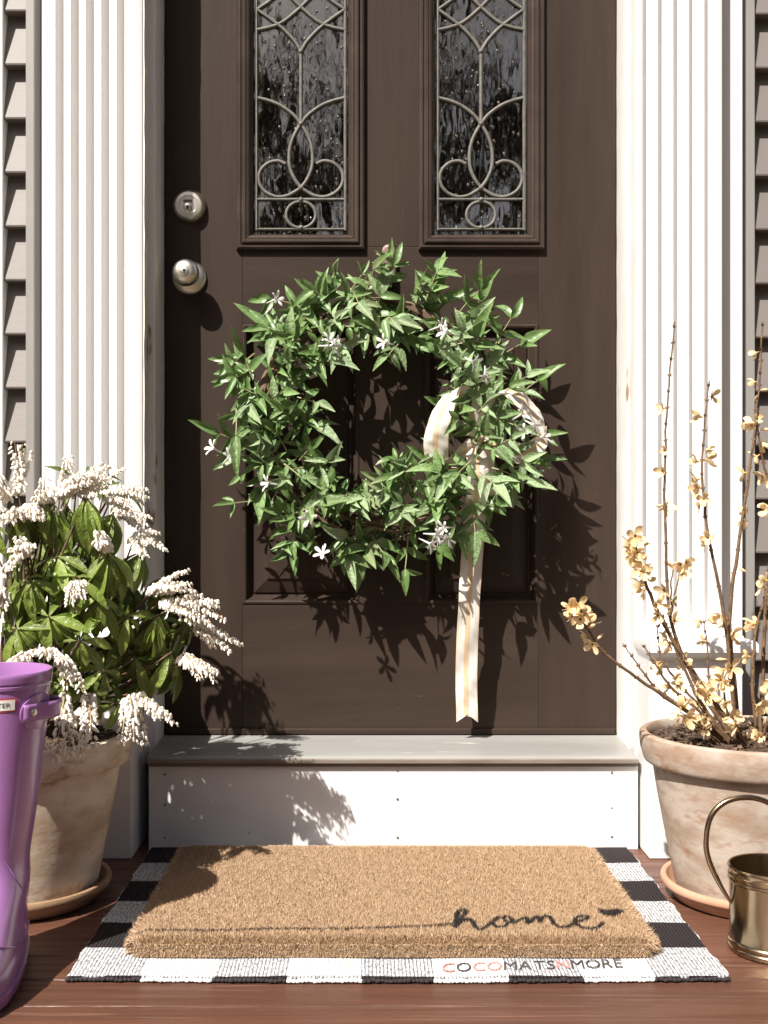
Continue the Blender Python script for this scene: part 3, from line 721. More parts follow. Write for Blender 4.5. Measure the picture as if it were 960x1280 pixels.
# ================================================================== PIERIS (white shrub, left)
pi = root('flowering_shrub', (LPX,LPY,.262), 'dense shrub of drooping glossy leaves and white bell flowers in pot', 'shrub')
PLM = [leaf_mesh('leaf', leaf_p, W_=wd, fold=fo, curl=cu, wide=wi, wave=wa, twist=tw, nseg=6) for wd, fo, cu, wi, wa, tw in
       ((.24,.26,.50,.55,.05,.2),(.27,.22,.36,.58,.05,-.25),(.21,.34,.66,.52,.06,.3),(.25,.24,.22,.56,.05,0))]
crown0 = Vector((LPX,LPY,.265))
def stem_to(p, thick=.0028):
    b_ = crown0 + Vector((U(-.035,.035),U(-.03,.03),0))
    mid = b_.lerp(p, .5) + Vector((U(-.03,.03),U(-.03,.03),U(.0,.03)))
    m_ = MB(); pts = spline([b_, b_.lerp(mid,.5)+Vector((U(-.01,.01),U(-.01,.01),.01)), mid, p], 4)
    m_.tube(pts, [thick*(1.5-.9*i/len(pts)) for i in range(len(pts))], 6); m_.build('stem', wood_p, pi, smooth=60)
pl_rest = MB(); npl = [0]
def pleaf(p, rot, sz):
    me = random.choice(PLM)
    if npl[0] < 300 and p.y < -.385: place('leaf', me, pi, p, rot, sz); npl[0] += 1
    else: pl_rest.add([Vector(p)+rot@(v.co*sz) for v in me.vertices], [tuple(f.vertices) for f in me.polygons])
def whorl(p, axis, n, size, droop=.4):
    axis = axis.normalized(); e1 = axis.orthogonal().normalized(); e2 = axis.cross(e1); a0 = U(0,6.28)
    for i in range(n):
        a = a0 + 2.39996*i; lv = i/n
        d = (e1*math.cos(a)+e2*math.sin(a))*(1-.25*lv) + axis*(-droop + .9*lv*(1-droop*.6)) + Vector((0,0,-droop*.5))
        pleaf(p - axis*.012*(1-lv), frame(d, axis + Vector((0,-.15,.35))), size*U(.75,1.12)*(1-.15*lv))
for px, py, yy, ax, n, sz, dr in [
    (107,622,-.49,(.1,-.3,1),20,.092,.80),(60,622,-.48,(0,-.3,1),18,.088,.80),(25,640,-.49,(-.2,-.5,1),15,.085,.75),(142,640,-.45,(.5,-.1,1),15,.088,.8),(85,632,-.44,(.1,-.2,1),16,.085,.8),
    (136,690,-.50,(.3,-.7,1),12,.085,.65),(178,690,-.42,(.6,-.3,.9),12,.088,.75),(72,695,-.50,(-.1,-.8,1),14,.072,.4),(95,720,-.52,(.2,-.9,.8),12,.070,.4),(35,722,-.53,(-.2,-.8,.9),12,.078,.5),
    (8,740,-.50,(-.4,-.8,.8),12,.080,.5),(125,745,-.50,(.2,-.9,.6),12,.078,.55),(198,768,-.44,(.5,-.6,.9),15,.092,.75),(215,755,-.38,(.7,-.3,.8),10,.085,.7),(160,770,-.47,(.3,-.8,.5),11,.075,.5),
    (60,770,-.54,(0,-.9,.5),12,.075,.4),(20,785,-.55,(-.3,-.9,.4),12,.075,.4),(215,815,-.42,(.6,-.5,.4),11,.088,.7),(170,822,-.44,(.2,-.8,.3),10,.080,.6),(232,785,-.38,(1,-.3,.4),8,.062,.4),
    (100,800,-.53,(.2,-.9,.3),11,.07,.5),(130,838,-.50,(.4,-.8,.2),8,.07,.5),(75,855,-.52,(.0,-.9,.3),9,.065,.4),(150,880,-.47,(.6,-.7,.2),7,.06,.5),(110,870,-.52,(.2,-.9,.1),7,.06,.5),
    (-30,650,-.42,(-.4,-.4,1),12,.085,.6),(-50,740,-.45,(-.8,-.4,.6),12,.085,.6),(-40,840,-.46,(-.8,-.5,.3),10,.08,.6),(70,660,-.32,(.2,.4,1),12,.085,.6),(150,740,-.33,(.6,.4,.6),12,.085,.6),
    (118,590,-.29,(.2,.3,1),9,.08,.25),(92,596,-.30,(-.1,.3,1),8,.075,.2),(145,605,-.28,(.4,.3,1),8,.075,.3),(120,665,-.36,(.3,.1,1),13,.085,.7),(45,690,-.38,(-.1,-.2,1),13,.085,.7),(110,700,-.42,(.1,-.5,1),13,.08,.6),(165,730,-.40,(.4,-.4,.9),13,.08,.65),(80,745,-.45,(.1,-.8,.8),13,.08,.5),(190,800,-.40,(.5,-.3,.6),13,.085,.7),(145,800,-.45,(.3,-.6,.6),12,.08,.6),(240,770,-.37,(.7,-.1,.7),10,.08,.7),
    (225,830,-.38,(.6,-.3,.5),10,.08,.7),(180,845,-.42,(.3,-.6,.4),10,.075,.65),(100,840,-.48,(.2,-.7,.5),10,.07,.6),(50,830,-.50,(-.1,-.8,.5),10,.07,.5),(210,720,-.38,(.6,0,.9),9,.075,.7),(20,700,-.42,(-.3,-.3,1),12,.085,.7)]:
    p = P(px,py,yy); whorl(p, Vector(ax), n, sz, dr); stem_to(p)
if pl_rest.f: pl_rest.build('inner_leaves', leaf_p, pi, smooth=179, kind='stuff')
# bells
bell_v, bell_f = [], []
_b = MB(); _b.lathe([(.0005,.0),(.0019,-.0010),(.0026,-.0040),(.0023,-.0072),(.0014,-.0090),(.0020,-.0102)], n=6)
BV = np.array(_b.v); BF = _b.f
def raceme(mb_, p, d, ln, dens=1.0, sag=.5):
    d = Vector(d).normalized(); n = int(ln/.0044*dens); pts = []
    for i in range(7):
        t = i/6; pts.append(Vector(p) + d*ln*t + Vector((0,0,-1))*sag*ln*t*t*.6)
    mb_.mi = 1; mb_.tube(pts, [.0013-.0007*i/6 for i in range(7)], 4); mb_.mi = 0
    for i in range(n):
        t = min(.999,(i+.5)/n); s_ = t*6; k_ = int(s_); q = pts[k_].lerp(pts[k_+1], s_-k_); tg = (pts[k_+1]-pts[k_]).normalized()
        sc_ = (1.16 - .5*t)*U(.9,1.15)
        sidev = tg.cross(Vector((0,0,1))); sidev = sidev.normalized() if sidev.length > .1 else Vector((1,0,0))
        for s2 in (-1, 1, 0):
            if s2 == 0 and random.random() < .65: continue
            off = sidev*s2*U(.003,.0055) + tg*U(-.003,.003) + Vector((0,0,U(-.002,.0025)))
            ax_ = (Vector((0,0,-1)) + sidev*s2*U(.25,.8) + Vector((U(-.3,.3),U(-.3,.3),0)) + tg*U(0,.5)).normalized()
            m3 = np.array(frame(ax_.orthogonal(), -ax_)); b_ = (BV*sc_) @ m3.T + np.array(q+off)
            mb_.add(b_.tolist(), BF)
def panicle(px, py, yy, dirs, ln, sag=.5):
    p = P(px,py,yy); m_ = MB()
    for d in dirs[:max(3, len(dirs)-1)]: raceme(m_, p + Vector((U(-.006,.006),U(-.006,.006),U(-.004,.004))), d, ln*U(.8,1.15), sag=sag*U(.6,1.3))
    m_.build('flower_cluster', [bell_m, rachis_m], pi, smooth=60)
    stem_to(p, .0022)
def fan(base, n, spread):
    b_ = Vector(base).normalized(); return [b_ + Vector((U(-spread,spread),U(-spread,spread),U(-spread,spread))) for _ in range(n)]
for px, py, yy, base, n, sp, ln, sg in [
    (22,612,-.44,(-.05,-.2,1),5,.30,.072,.1),(5,640,-.47,(-.4,-.6,.2),6,.5,.070,.4),(38,632,-.46,(.5,-.6,.2),6,.5,.070,.5),(20,640,-.50,(0,-.9,.2),5,.5,.06,.5),
    (95,612,-.45,(.8,-.4,.45),6,.35,.085,.3),(75,618,-.47,(.5,-.7,.2),5,.5,.075,.3),(110,616,-.33,(.8,.2,.6),5,.35,.080,.35),(130,612,-.36,(1,-.1,-.1),6,.4,.085,.5),(150,640,-.40,(.9,-.2,-.2),5,.4,.055,.6),
    (30,684,-.53,(0,-.9,.15),8,.7,.045,.5),(130,680,-.51,(.1,-.8,.5),5,.5,.042,.4),(170,668,-.42,(.7,-.4,.1),6,.5,.052,.5),
    (96,732,-.55,(0,-.9,.0),8,.7,.036,.6),(4,738,-.53,(-.3,-.9,0),6,.7,.045,.6),
    (190,735,-.43,(.9,-.3,.35),5,.30,.070,.4),(205,750,-.43,(.9,-.4,.0),7,.40,.075,.5),(228,752,-.42,(1,-.3,.05),4,.25,.070,.4),
    (248,775,-.40,(.9,-.3,-.35),4,.22,.075,.3),(246,785,-.40,(.6,-.5,-.5),4,.4,.045,.4),(232,818,-.40,(1,-.3,-.25),4,.25,.070,.4),(235,822,-.41,(.5,-.7,-.2),3,.4,.045,.5),
    (58,812,-.56,(.2,-.8,.2),6,.6,.055,.6),(75,820,-.55,(.6,-.7,-.2),5,.5,.055,.8),(30,818,-.56,(-.3,-.8,0),5,.6,.050,.6),
    (78,868,-.55,(.2,-.5,-.8),4,.30,.070,.6),(112,868,-.54,(.15,-.5,-.8),5,.32,.070,.5),(160,868,-.47,(.3,-.5,-.8),5,.35,.060,.5),(172,868,-.46,(.9,-.4,-.3),3,.25,.070,.4),
    (60,625,-.46,(.2,-.6,.5),5,.6,.06,.4),(10,620,-.46,(-.2,-.5,.7),5,.5,.065,.3),(85,608,-.43,(.4,-.2,.6),4,.4,.06,.3),(140,622,-.44,(.7,-.6,-.1),5,.5,.06,.5),(-40,600,-.44,(-.3,-.4,.9),5,.5,.07,.3),(-60,690,-.46,(-.8,-.5,.2),6,.6,.06,.5)]:
    panicle(px, py, yy, fan(base, n, sp), ln, sg)

# ================================================================== FORSYTHIA (right)
fo = root('forsythia', (RPX,RPY,.262), 'bare upright brown branches with pale yellow blossoms in pot', 'shrub')
def blossom_mesh(cup):
    m_ = MB(); m_.mi = 1; m_.lathe([(.0008,-.006),(.0016,-.002),(.0030,.001)], n=6); m_.mi = 0
    for k_ in range(4):
        a = math.pi/2*k_ + U(-.15,.15); ca, sa = math.cos(a), math.sin(a); rows = []
        c2 = cup*U(.7,1.3)
        for t, wd in ((0,.0022),(.3,.0044),(.6,.0056),(.85,.0045),(1,.0015)):
            r_ = .0018+.0150*t*math.cos(c2*t*.8); z = .0150*t*math.sin(c2*t+.15)
            rows.append([(r_*ca - u*wd*sa, r_*sa + u*wd*ca, z + (.0012 if u else 0)) for u in (-1,0,1)])
        m_.rings(rows, close=False)
    return m_.mesh('blossom', [fors_m, fors_c], smooth=179)
BL = [blossom_mesh(c) for c in (.3,.7,1.0,.5)]
_b = MB(); _b.lathe([(.0004,-.001),(.0016,.002),(.0018,.0045),(.0009,.0075),(.0002,.009)], n=5); BUD = _b.mesh('bud', fstem_m, smooth=60)
_b = MB(); _b.lathe([(.0006,-.002),(.0018,.003),(.0026,.008),(.0017,.012),(.0003,.015)], n=6); YBUD = _b.mesh('bud', fors_m, smooth=60)
bud_mb = MB()
def branch(pts, r0, blooms, buds=True, tipbuds=6):
    pp = [P(*p) for p in pts]
    c = spline(pp, 6)
    c = [q + Vector((U(-.0012,.0012),U(-.0012,.0012),0)) for q in c]
    m_ = MB(); m_.tube(c, [r0*(1-.72*i/(len(c)-1)) for i in range(len(c))], 7); o = m_.build('branch', fstem_m, fo, smooth=60)
    def at(t):
        s_ = min(t,.9999)*(len(c)-1); k_ = int(s_); return c[k_].lerp(c[k_+1], s_-k_), (c[k_+1]-c[k_]).normalized()
    for t, n in blooms:
        if t < .4: n = (n+1)//2
        for j in range(n):
            q, tg = at(max(.02,min(1,t+U(-.03,.03))))
            a = U(0,6.28); e = tg.orthogonal().normalized(); e2 = tg.cross(e)
            d = (e*math.cos(a)+e2*math.sin(a) + Vector((U(-.3,.2),-.35,U(-.45,.2)))).normalized()
            rot = frame(d.orthogonal(), d) @ Matrix.Rotation(U(0,6.28),3,'Z')
            if random.random() < .2: place('bud', YBUD, fo, q+d*.005, rot, U(.9,1.3))
            else: place('blossom', random.choice(BL), fo, q+d*.008, rot, U(.66,1.08))
    if buds:
        nb_ = max(3,int((c[-1]-c[0]).length/.024))
        for i in range(nb_):
            t = (i+.6)/nb_; q, tg = at(t); e = tg.orthogonal().normalized(); e = e.cross(tg) if i % 2 else e
            for s_ in (-1,1):
                d = (tg*.9 + e*s_*.8).normalized(); bud_mb.add([q + frame(d.orthogonal(), d) @ (v.co*.8) for v in BUD.vertices], [tuple(f.vertices) for f in BUD.polygons])
branch([(925,935,-.45),(868,850,-.44),(838,770,-.43),(831,640,-.43),(833,520,-.42),(843,402,-.41)], .0042, [(.28,2),(.36,2),(.44,3),(.62,2),(.70,2),(.82,1)])
branch([(925,935,-.44),(915,860,-.44),(905,770,-.44),(884,660,-.44),(878,570,-.44),(886,476,-.44)], .0042, [(.15,2),(.28,3),(.42,2),(.56,2),(.66,2),(.73,3),(.80,3),(.88,1),(.95,1)])
branch([(925,930,-.42),(912,780,-.42),(922,690,-.42),(937,590,-.42),(948,490,-.42),(953,402,-.42)], .0040, [(.2,3),(.33,2),(.48,2),(.62,1),(.72,2),(.82,3),(.93,1)])
branch([(950,930,-.42),(957,760,-.41),(966,640,-.41),(950,560,-.42),(945,500,-.42)], .0036, [(.2,2),(.35,3),(.5,3),(.62,4),(.75,3),(.86,2)])
branch([(948,935,-.46),(941,860,-.47),(945,790,-.47),(960,735,-.47),(985,660,-.47)], .0036, [(.2,3),(.38,3),(.55,3),(.75,3)])
branch([(940,940,-.47),(905,895,-.49),(860,830,-.50),(822,765,-.51),(800,705,-.52),(791,668,-.52)], .0050, [(.18,3),(.28,3),(.62,3),(.70,4),(.78,4),(.86,4),(.93,3),(.98,3)])
branch([(915,938,-.47),(880,905,-.50),(845,880,-.52),(800,850,-.54),(752,812,-.55),(728,775,-.56),(719,758,-.56)], .0040, [(.25,2),(.42,1),(.72,3),(.80,2),(.86,3),(.97,2),(1.0,4)])
branch([(918,938,-.48),(872,898,-.50),(826,865,-.51),(800,835,-.52),(779,804,-.52)], .0028, [(.2,2),(.3,1)])
branch([(920,938,-.49),(875,890,-.51),(838,858,-.52),(818,828,-.53),(804,806,-.53)], .0030, [(.2,2),(.35,2),(.45,1)])
branch([(922,938,-.49),(880,885,-.50),(852,830,-.50),(838,795,-.50),(828,768,-.50)], .0034, [(.2,3),(.36,3),(.5,2),(.7,2)])
branch([(905,925,-.46),(872,880,-.46),(845,850,-.46),(826,820,-.46),(822,790,-.46),(829,768,-.46)], .0024, [(.2,2),(.4,2),(.55,2),(.8,1)])
branch([(915,932,-.45),(890,870,-.43),(884,810,-.42),(880,774,-.42)], .0026, [(.2,3),(.4,3),(.7,1),(1,2)])
branch([(955,935,-.45),(970,860,-.45),(985,780,-.45)], .0036, [(.2,4),(.5,4),(.8,3)])
branch([(950,938,-.48),(962,890,-.50),(975,840,-.50)], .0030, [(.2,3),(.5,3),(.8,3)])
branch([(935,935,-.50),(912,900,-.53),(905,860,-.54),(910,830,-.54)], .0026, [(.3,2),(.55,3),(.75,2),(.95,2)], buds=False)
branch([(930,938,-.52),(925,915,-.55),(915,895,-.56)], .0022, [(.7,2),(1,2)], buds=False)
branch([(838,770,-.43),(848,722,-.44),(853,702,-.44)], .0018, [(.6,1),(1,2)], buds=False)
branch([(838,762,-.43),(840,720,-.42),(845,706,-.42)], .0018, [(.7,1),(1,1)], buds=False)
branch([(900,928,-.50),(870,905,-.53),(850,890,-.54)], .0022, [(.4,2),(.8,3),(1,2)], buds=False)

bud_mb.build('leaf_buds', fstem_m, fo, smooth=60, kind='stuff')

# ================================================================== RUG AND DOORMAT
RW, RD, RT = RUGX1-RUGX0, RUGY1-RUGY0, .0062
m_ = MB(); nx, ny = 90, 60; rows = []
def rugz(x, y): return RT + .0007*math.sin(x*23+y*11)+.0005*math.sin(y*37)
for j in range(ny+1):
    v = j/ny; rows.append([(RUGX0+RW*i/nx + (.0016*math.sin(v*31)+.001*math.sin(v*83))*(i in (0,nx)) , RUGY0+RD*v - (0.006*math.sin(math.pi*i/nx)+.0012*math.sin(i*1.1))*(1-v), rugz(i/nx*RW, v*RD)) for i in range(nx+1)])
m_.rings(rows, close=False)
lo = [(x,y,.0006) for x,y,z in rows[0]]; m_.rings([lo, rows[0]], close=False)
for side in (0,-1):
    e = [r_[side] for r_ in rows]; l2 = [(x,y,.0006) for x,y,z in e]
    m_.rings([e,l2] if side else [l2,e], close=False)
rug = root('check_rug', (RUGX0,RUGY0,0), 'black and white buffalo check woven rug lying under the doormat', 'rug')
m_.build('weave', rug_m, rug, smooth=40)
kn = MB()
nk = 150
for i in range(nk):
    t = (i+.5)/nk; x = RUGX0+RW*t; c_ = int(t*9)
    kn.mi = 0 if c_ % 2 == 0 else 1
    yb = RUGY0-(.006*math.sin(math.pi*t)) - .0035 + U(-.0014,.0014); ln = RW/nk*U(.8,1.1); a = U(-.35,.35); r_ = U(.0024,.0034)
    ca, sa = math.cos(a), math.sin(a)
    kn.tube([(x-ln*.55*ca,yb-ln*.55*sa,r_*.7),(x-ln*.3*ca,yb-ln*.3*sa,r_+.0006),(x+ln*.3*ca,yb+ln*.3*sa,r_+.0006),(x+ln*.55*ca,yb+ln*.55*sa,r_*.7)], [r_*.5,r_,r_,r_*.5], 6)
kn.build('braided_edge', [knot_b, knot_w], rug, smooth=70, kind='stuff')
# printed name on the front edge
def text_mesh(body, width, height, mats, cols, flat=True):
    """letters one by one so that each takes its own colour; returns list of (verts, faces, mat index) in 0..width, 0..height"""
    out = []; x = 0
    glyphs = []
    for ch, ci in zip(body, cols):
        cu = bpy.data.curves.new('t', 'FONT'); cu.body = ch; cu.size = 1; cu.resolution_u = 3
        ob = bpy.data.objects.new('t', cu); COL.objects.link(ob)
        dg = bpy.context.evaluated_depsgraph_get(); me = bpy.data.meshes.new_from_object(ob.evaluated_get(dg))
        v_ = [v.co.copy() for v in me.vertices]; f_ = [tuple(p.vertices) for p in me.polygons]
        bpy.data.objects.remove(ob); bpy.data.curves.remove(cu); bpy.data.meshes.remove(me)
        x0_ = min(v.x for v in v_); x1_ = max(v.x for v in v_)
        glyphs.append(([(v.x-x0_+x, v.y) for v in v_], f_, ci)); x += (x1_-x0_)+.09
    tot = x-.09
    for v_, f_, ci in glyphs: out.append(([(a*width/tot, b_*height/.70) for a, b_ in v_], f_, ci))
    return out
prt_r = mat('coral_print', (.66,.21,.17), .9, bump=.4, bscale=200); prt_k = mat('black_print', (.055,.05,.052), .9, bump=.4, bscale=200)
a0 = F(552,1216.5,RT); a1 = F(779,1210.5,RT); top = F(563,1205,RT)
ex = (a1-a0); wtx = ex.length; ex.normalize(); ey = Vector((.10,1,0)); hgt = .030
tm_ = MB()
for v_, f_, ci in text_mesh('COCOMATSNMORE', wtx, hgt, None, [0,1,0,0,1,1,1,1,0,1,1,1,1]):
    tm_.mi = ci
    tm_.add([(a0.x+ex.x*x+ey.x*y, a0.y+ex.y*x+ey.y*y, RT+.0022) for x, y in v_], f_)
tm_.build('printed_name', [prt_r, prt_k], rug)

# --- coir doormat
MX0, MX1, MY0, MY1, MT, MZ = -.338, .406, -.714, -.225, .0245, RT+.0015
dm = root('coir_doormat', ((MX0+MX1)/2,(MY0+MY1)/2,MZ), 'thick tan coir doormat reading home in black script, on the check rug', 'doormat')
def rrect(x0,x1,y0,y1,r,n=8):
    pts = []
    for cx,cy,a0_ in ((x1-r,y1-r,0),(x0+r,y1-r,90),(x0+r,y0+r,180),(x1-r,y0+r,270)):
        for k_ in range(n+1): a = R(a0_+90*k_/n); pts.append((cx+r*math.cos(a), cy+r*math.sin(a)))
    return pts
core = MB()
core.rings([[(x,y,z) for x,y in rrect(MX0+i,MX1-i,MY0+i,MY1-i,.03)] for i,z in ((.006,MZ),(.004,MZ+.004),(.004,MZ+MT-.014),(.010,MZ+MT-.009),(.016,MZ+MT-.008))], cap1=True)
core.build('backing', core_m, dm)
# strokes of the script, traced as polylines on the mat's top plane
def H(cx, cy): return F(540+cx/3.692, 1120+cy/3.692, MZ+MT-.003)
strokes = [([(0,141),(30,138),(60,135),(100,134)], .0022),
  ([(100,134),(125,112),(150,88),(157,72),(140,66),(122,75),(113,100),(110,125),(108,147)], .0036),
  ([(108,147),(125,128),(155,112),(180,113),(193,130),(205,150),(225,157),(250,146),(275,128)], .0034),
  ([(275,128),(300,108),(330,100),(300,104),(282,122),(287,140),(310,149),(345,138),(368,118),(362,103),(340,99),(332,112),(350,128),(390,124)], .0028),
  ([(390,124),(420,108),(437,106),(440,128),(452,126),(470,108),(487,98),(494,106),(497,122),(510,108),(528,96),(545,104),(560,126),(580,143),(605,149),(640,140),(668,122)], .0032),
  ([(668,122),(700,114),(720,103),(705,95),(680,98),(662,112),(665,132),(690,148),(730,153),(768,147),(790,128)], .0032)]
segs = []
for st, wd in strokes:
    q = spline([H(*p) for p in st], 5)
    segs += [(q[i].x,q[i].y,q[i+1].x,q[i+1].y,wd) for i in range(len(q)-1)]
lin = [F(171,1163.5,MZ+MT-.003),F(280,1164,MZ+MT-.003),F(330,1162,MZ+MT-.003),F(420,1162,MZ+MT-.003),F(470,1160.5,MZ+MT-.003),F(541,1158,MZ+MT-.003)]
q = spline(lin, 6); segs += [(q[i].x,q[i].y,q[i+1].x,q[i+1].y,.0022) for i in range(len(q)-1)]
heart = [H(*p) for p in [(762,66),(785,62),(815,69),(848,62),(884,65),(878,82),(838,98),(795,92)]]
NF = 250000
fx = rng.uniform(MX0+.006, MX1-.006, NF); fy = rng.uniform(MY0+.006, MY1-.006, NF)
black = np.zeros(NF, bool)
for x0,y0_,x1,y1,wd in segs:
    dx, dy = x1-x0, y1-y0_; l2 = dx*dx+dy*dy+1e-12
    t = np.clip(((fx-x0)*dx+(fy-y0_)*dy)/l2, 0, 1)
    black |= ((fx-x0-t*dx)**2 + ((fy-y0_-t*dy)*.75)**2) < (wd*1.02*rng.uniform(.75,1.15,NF))**2
hx = np.array([p.x for p in heart]); hy = np.array([p.y for p in heart]); ins = np.zeros(NF, bool); j_ = len(hx)-1
for i_ in range(len(hx)):
    c_ = ((hy[i_] > fy) != (hy[j_] > fy)) & (fx < (hx[j_]-hx[i_])*(fy-hy[i_])/(hy[j_]-hy[i_]+1e-12)+hx[i_]); ins ^= c_; j_ = i_
black |= ins
cr_ = .03
kx_ = np.maximum(0, np.maximum(MX0+cr_-fx, fx-(MX1-cr_))); ky_ = np.maximum(0, np.maximum(MY0+cr_-fy, fy-(MY1-cr_)))
keep = (kx_**2+ky_**2) < (cr_-.004)**2
edge = np.minimum(np.minimum(fx-MX0, MX1-fx), np.minimum(fy-MY0, MY1-fy))
lean = np.stack([rng.normal(0,.26,NF), rng.normal(0,.26,NF)], 1)
out_ = np.clip((.030-edge)/.030, 0, 1)
ox_ = np.where(np.minimum(fx-MX0, MX1-fx) <= edge+1e-6, np.where(fx-MX0 < MX1-fx, -1, 1), 0); oy_ = np.where(ox_ == 0, np.where(fy-MY0 < MY1-fy, -1, 1), 0)
lean[:,0] += ox_*out_*.8; lean[:,1] += oy_*out_*.8
top_z = MZ+MT-.011*out_**2 + rng.normal(0,.0007,NF) + np.where(black, .0006, 0)
flen = rng.uniform(.008,.013,NF)
dirv = np.concatenate([lean, np.ones((NF,1))], 1); dirv /= np.linalg.norm(dirv,axis=1)[:,None]
tip = np.stack([fx,fy,top_z],1) + np.stack([lean[:,0],lean[:,1],np.zeros(NF)],1)*.004
base = tip - dirv*flen[:,None]
mi = rng.choice([0,0,1,2], NF); mi = np.where(black, 3, mi)
tip, base, mi = tip[keep], base[keep], mi[keep]
# fibres standing out of the sides (front and both ends)
NS_ = 40000
u = rng.uniform(0,1,NS_); side = rng.choice([0,0,0,1,2], NS_)
bx_ = np.where(side==0, MX0+.012+(MX1-MX0-.024)*u, np.where(side==1, MX0+.006, MX1-.006)); by_ = np.where(side==0, MY0+.006, MY0+.012+(MY1-MY0-.024)*u)
cxk = np.where((side==0)&(bx_<MX0+.03), .012*((MX0+.03-bx_)/.03)**2, 0)+np.where((side==0)&(bx_>MX1-.03), .012*((bx_-MX1+.03)/.03)**2, 0)
by_ = by_+cxk
bz_ = MZ + rng.uniform(.001, MT-.008, NS_)
bulge = .004*np.sin(np.pi*(bz_-MZ)/MT)
nvx = np.where(side==0, 0, np.where(side==1,-1,1)); nvy = np.where(side==0,-1,0)
frx = np.where(nvx==0, rng.normal(0,.8,NS_), 0); fry = np.where(nvy==0, rng.normal(0,.8,NS_), 0)
sb = np.stack([bx_,by_,bz_],1); st_ = sb + np.stack([nvx*(.008+bulge)+frx*.006, nvy*(.008+bulge)+fry*.006, rng.normal(-.001,.004,NS_)],1)
st_[:,2] = np.maximum(st_[:,2], MZ+.0008)
base = np.concatenate([base, sb]); tip = np.concatenate([tip, st_]); mi = np.concatenate([mi, rng.choice([0,1,2,2], NS_)])
N_ = len(tip); wd = rng.uniform(.00035,.0007,N_); ang = rng.uniform(0,2*np.pi,N_)
wv_ = np.stack([np.cos(ang),np.sin(ang)*.6,np.sin(ang*3)*.35],1)*wd[:,None]
mid = (base+tip)/2 + rng.normal(0,.0012,(N_,3))
V = np.empty((N_*5,3), np.float32); V[0::5] = base-wv_*.8; V[1::5] = base+wv_*.8; V[2::5] = mid+wv_; V[3::5] = mid-wv_; V[4::5] = tip
V -= np.array(WLOC[dm], np.float32)
i5 = np.arange(N_)*5
loops = np.stack([i5,i5+1,i5+2,i5+3, i5+3,i5+2,i5+4],1).ravel().astype(np.int32)
ls = np.stack([np.arange(N_)*7, np.arange(N_)*7+4],1).ravel().astype(np.int32)
me = bpy.data.meshes.new('coir_pile'); me.vertices.add(len(V)); me.vertices.foreach_set('co', V.ravel()); me.loops.add(len(loops)); me.loops.foreach_set('vertex_index', loops)
me.polygons.add(len(ls)); me.polygons.foreach_set('loop_start', ls); me.polygons.foreach_set('material_index', np.repeat(mi,2).astype(np.int32))
for c_ in coirs: me.materials.append(c_)
me.update(calc_edges=True); me.validate()
o = bpy.data.objects.new('coir_pile', me); COL.objects.link(o); o.parent = dm; o['kind'] = 'stuff'

# ================================================================== RAIN BOOT
BX, BY, BROT = -.512, -.720, R(5)
bt = root('rain_boot', (BX,BY,0), 'tall glossy purple rubber rain boot standing at the left edge', 'boot')
TAB = [(0,.068,-.190,.047,.6,.78),(.004,.073,-.198,.052,.6,.78),(.020,.075,-.200,.0535,.6,.78),(.0215,.0745,-.1995,.0530,.6,.78),(.0225,.071,-.1965,.0505,.6,.78),(.045,.071,-.193,.0515,.62,.80),(.060,.069,-.180,.0495,.65,.82),(.075,.067,-.160,.047,.7,.85),(.09,.065,-.136,.0445,.75,.9),(.105,.064,-.112,.043,.82,.95),(.125,.063,-.090,.0425,.9,1),
       (.15,.063,-.076,.043,1,1),(.18,.066,-.070,.0455,1,1),(.24,.072,-.071,.054,1,1),(.32,.077,-.074,.063,1,1),(.38,.079,-.076,.068,1,1),(.4,.080,-.077,.0695,1,1),(.408,.0805,-.0775,.070,1,1)]
ZT = np.array([t[0] for t in TAB])
def sect(z): return [float(np.interp(z, ZT, [t[k_] for t in TAB])) for k_ in range(1,6)]
def bpoint(z, t, grow=0.0):
    yb, yf, w_, p_, hf = sect(z); s_ = (1-math.cos(t))/2
    ss = s_*s_*(3-2*s_); y = (yb+grow)+((yf-grow)-(yb+grow))*s_
    sn = math.sin(t); x = math.copysign(abs(sn)**p_, sn)*(w_+grow)*(hf+(1-hf)*ss)
    ca, sa = math.cos(BROT), math.sin(BROT)
    return Vector((BX+x*ca-y*sa, BY+x*sa+y*ca, z))
NB = 64; ts = [2*math.pi*k_/NB for k_ in range(NB)]
def bring(z, grow=0, zz=None):
    l = [bpoint(z, t, grow) for t in ts]
    if zz is not None:
        for v in l: v.z = zz
    return l
m_ = MB()
def up_z(a, b_, n): return list(np.linspace(a, b_, n))
zs = [.0225,.03,.045,.0525,.06,.0675,.075,.0825,.09,.0975,.105,.115,.125,.137,.15,.165,.18]+up_z(.20,.385,10)
loops = [bring(z, .0012*math.sin(z*70)*(1 if .09 < z < .2 else 0)) for z in zs]
loops += [bring(.388,.0),bring(.389,.0018),bring(.393,.0022),bring(.394,.001),bring(.396,.0006),bring(.397,.0022),bring(.404,.0024),bring(.408,.0018),bring(.408,.0005,.4095),bring(.408,-.0015,.409)]
loops += [bring(.40,-.003,.40),bring(.36,-.003),bring(.30,-.003),bring(.2,-.004)]
for l in loops: l.reverse()
m_.rings(loops, cap1=True); m_.build('upper', boot_m, bt, smooth=50)
m_ = MB(); loops = [bring(z, g_) for z, g_ in ((0,-.001),(.003,.0),(.019,.0015),(.0215,.0012),(.0225,-.001))]
for k_ in range(NB):
    if k_ % 4 < 2:
        for l in loops[1:3]: l[k_] = l[k_] + (l[k_]-Vector((BX,BY,l[k_].z))).normalized()*(-.0022)
for l in loops: l.reverse()
m_.rings(loops, cap0=True, cap1=True); m_.build('sole', boot_m, bt, smooth=30)
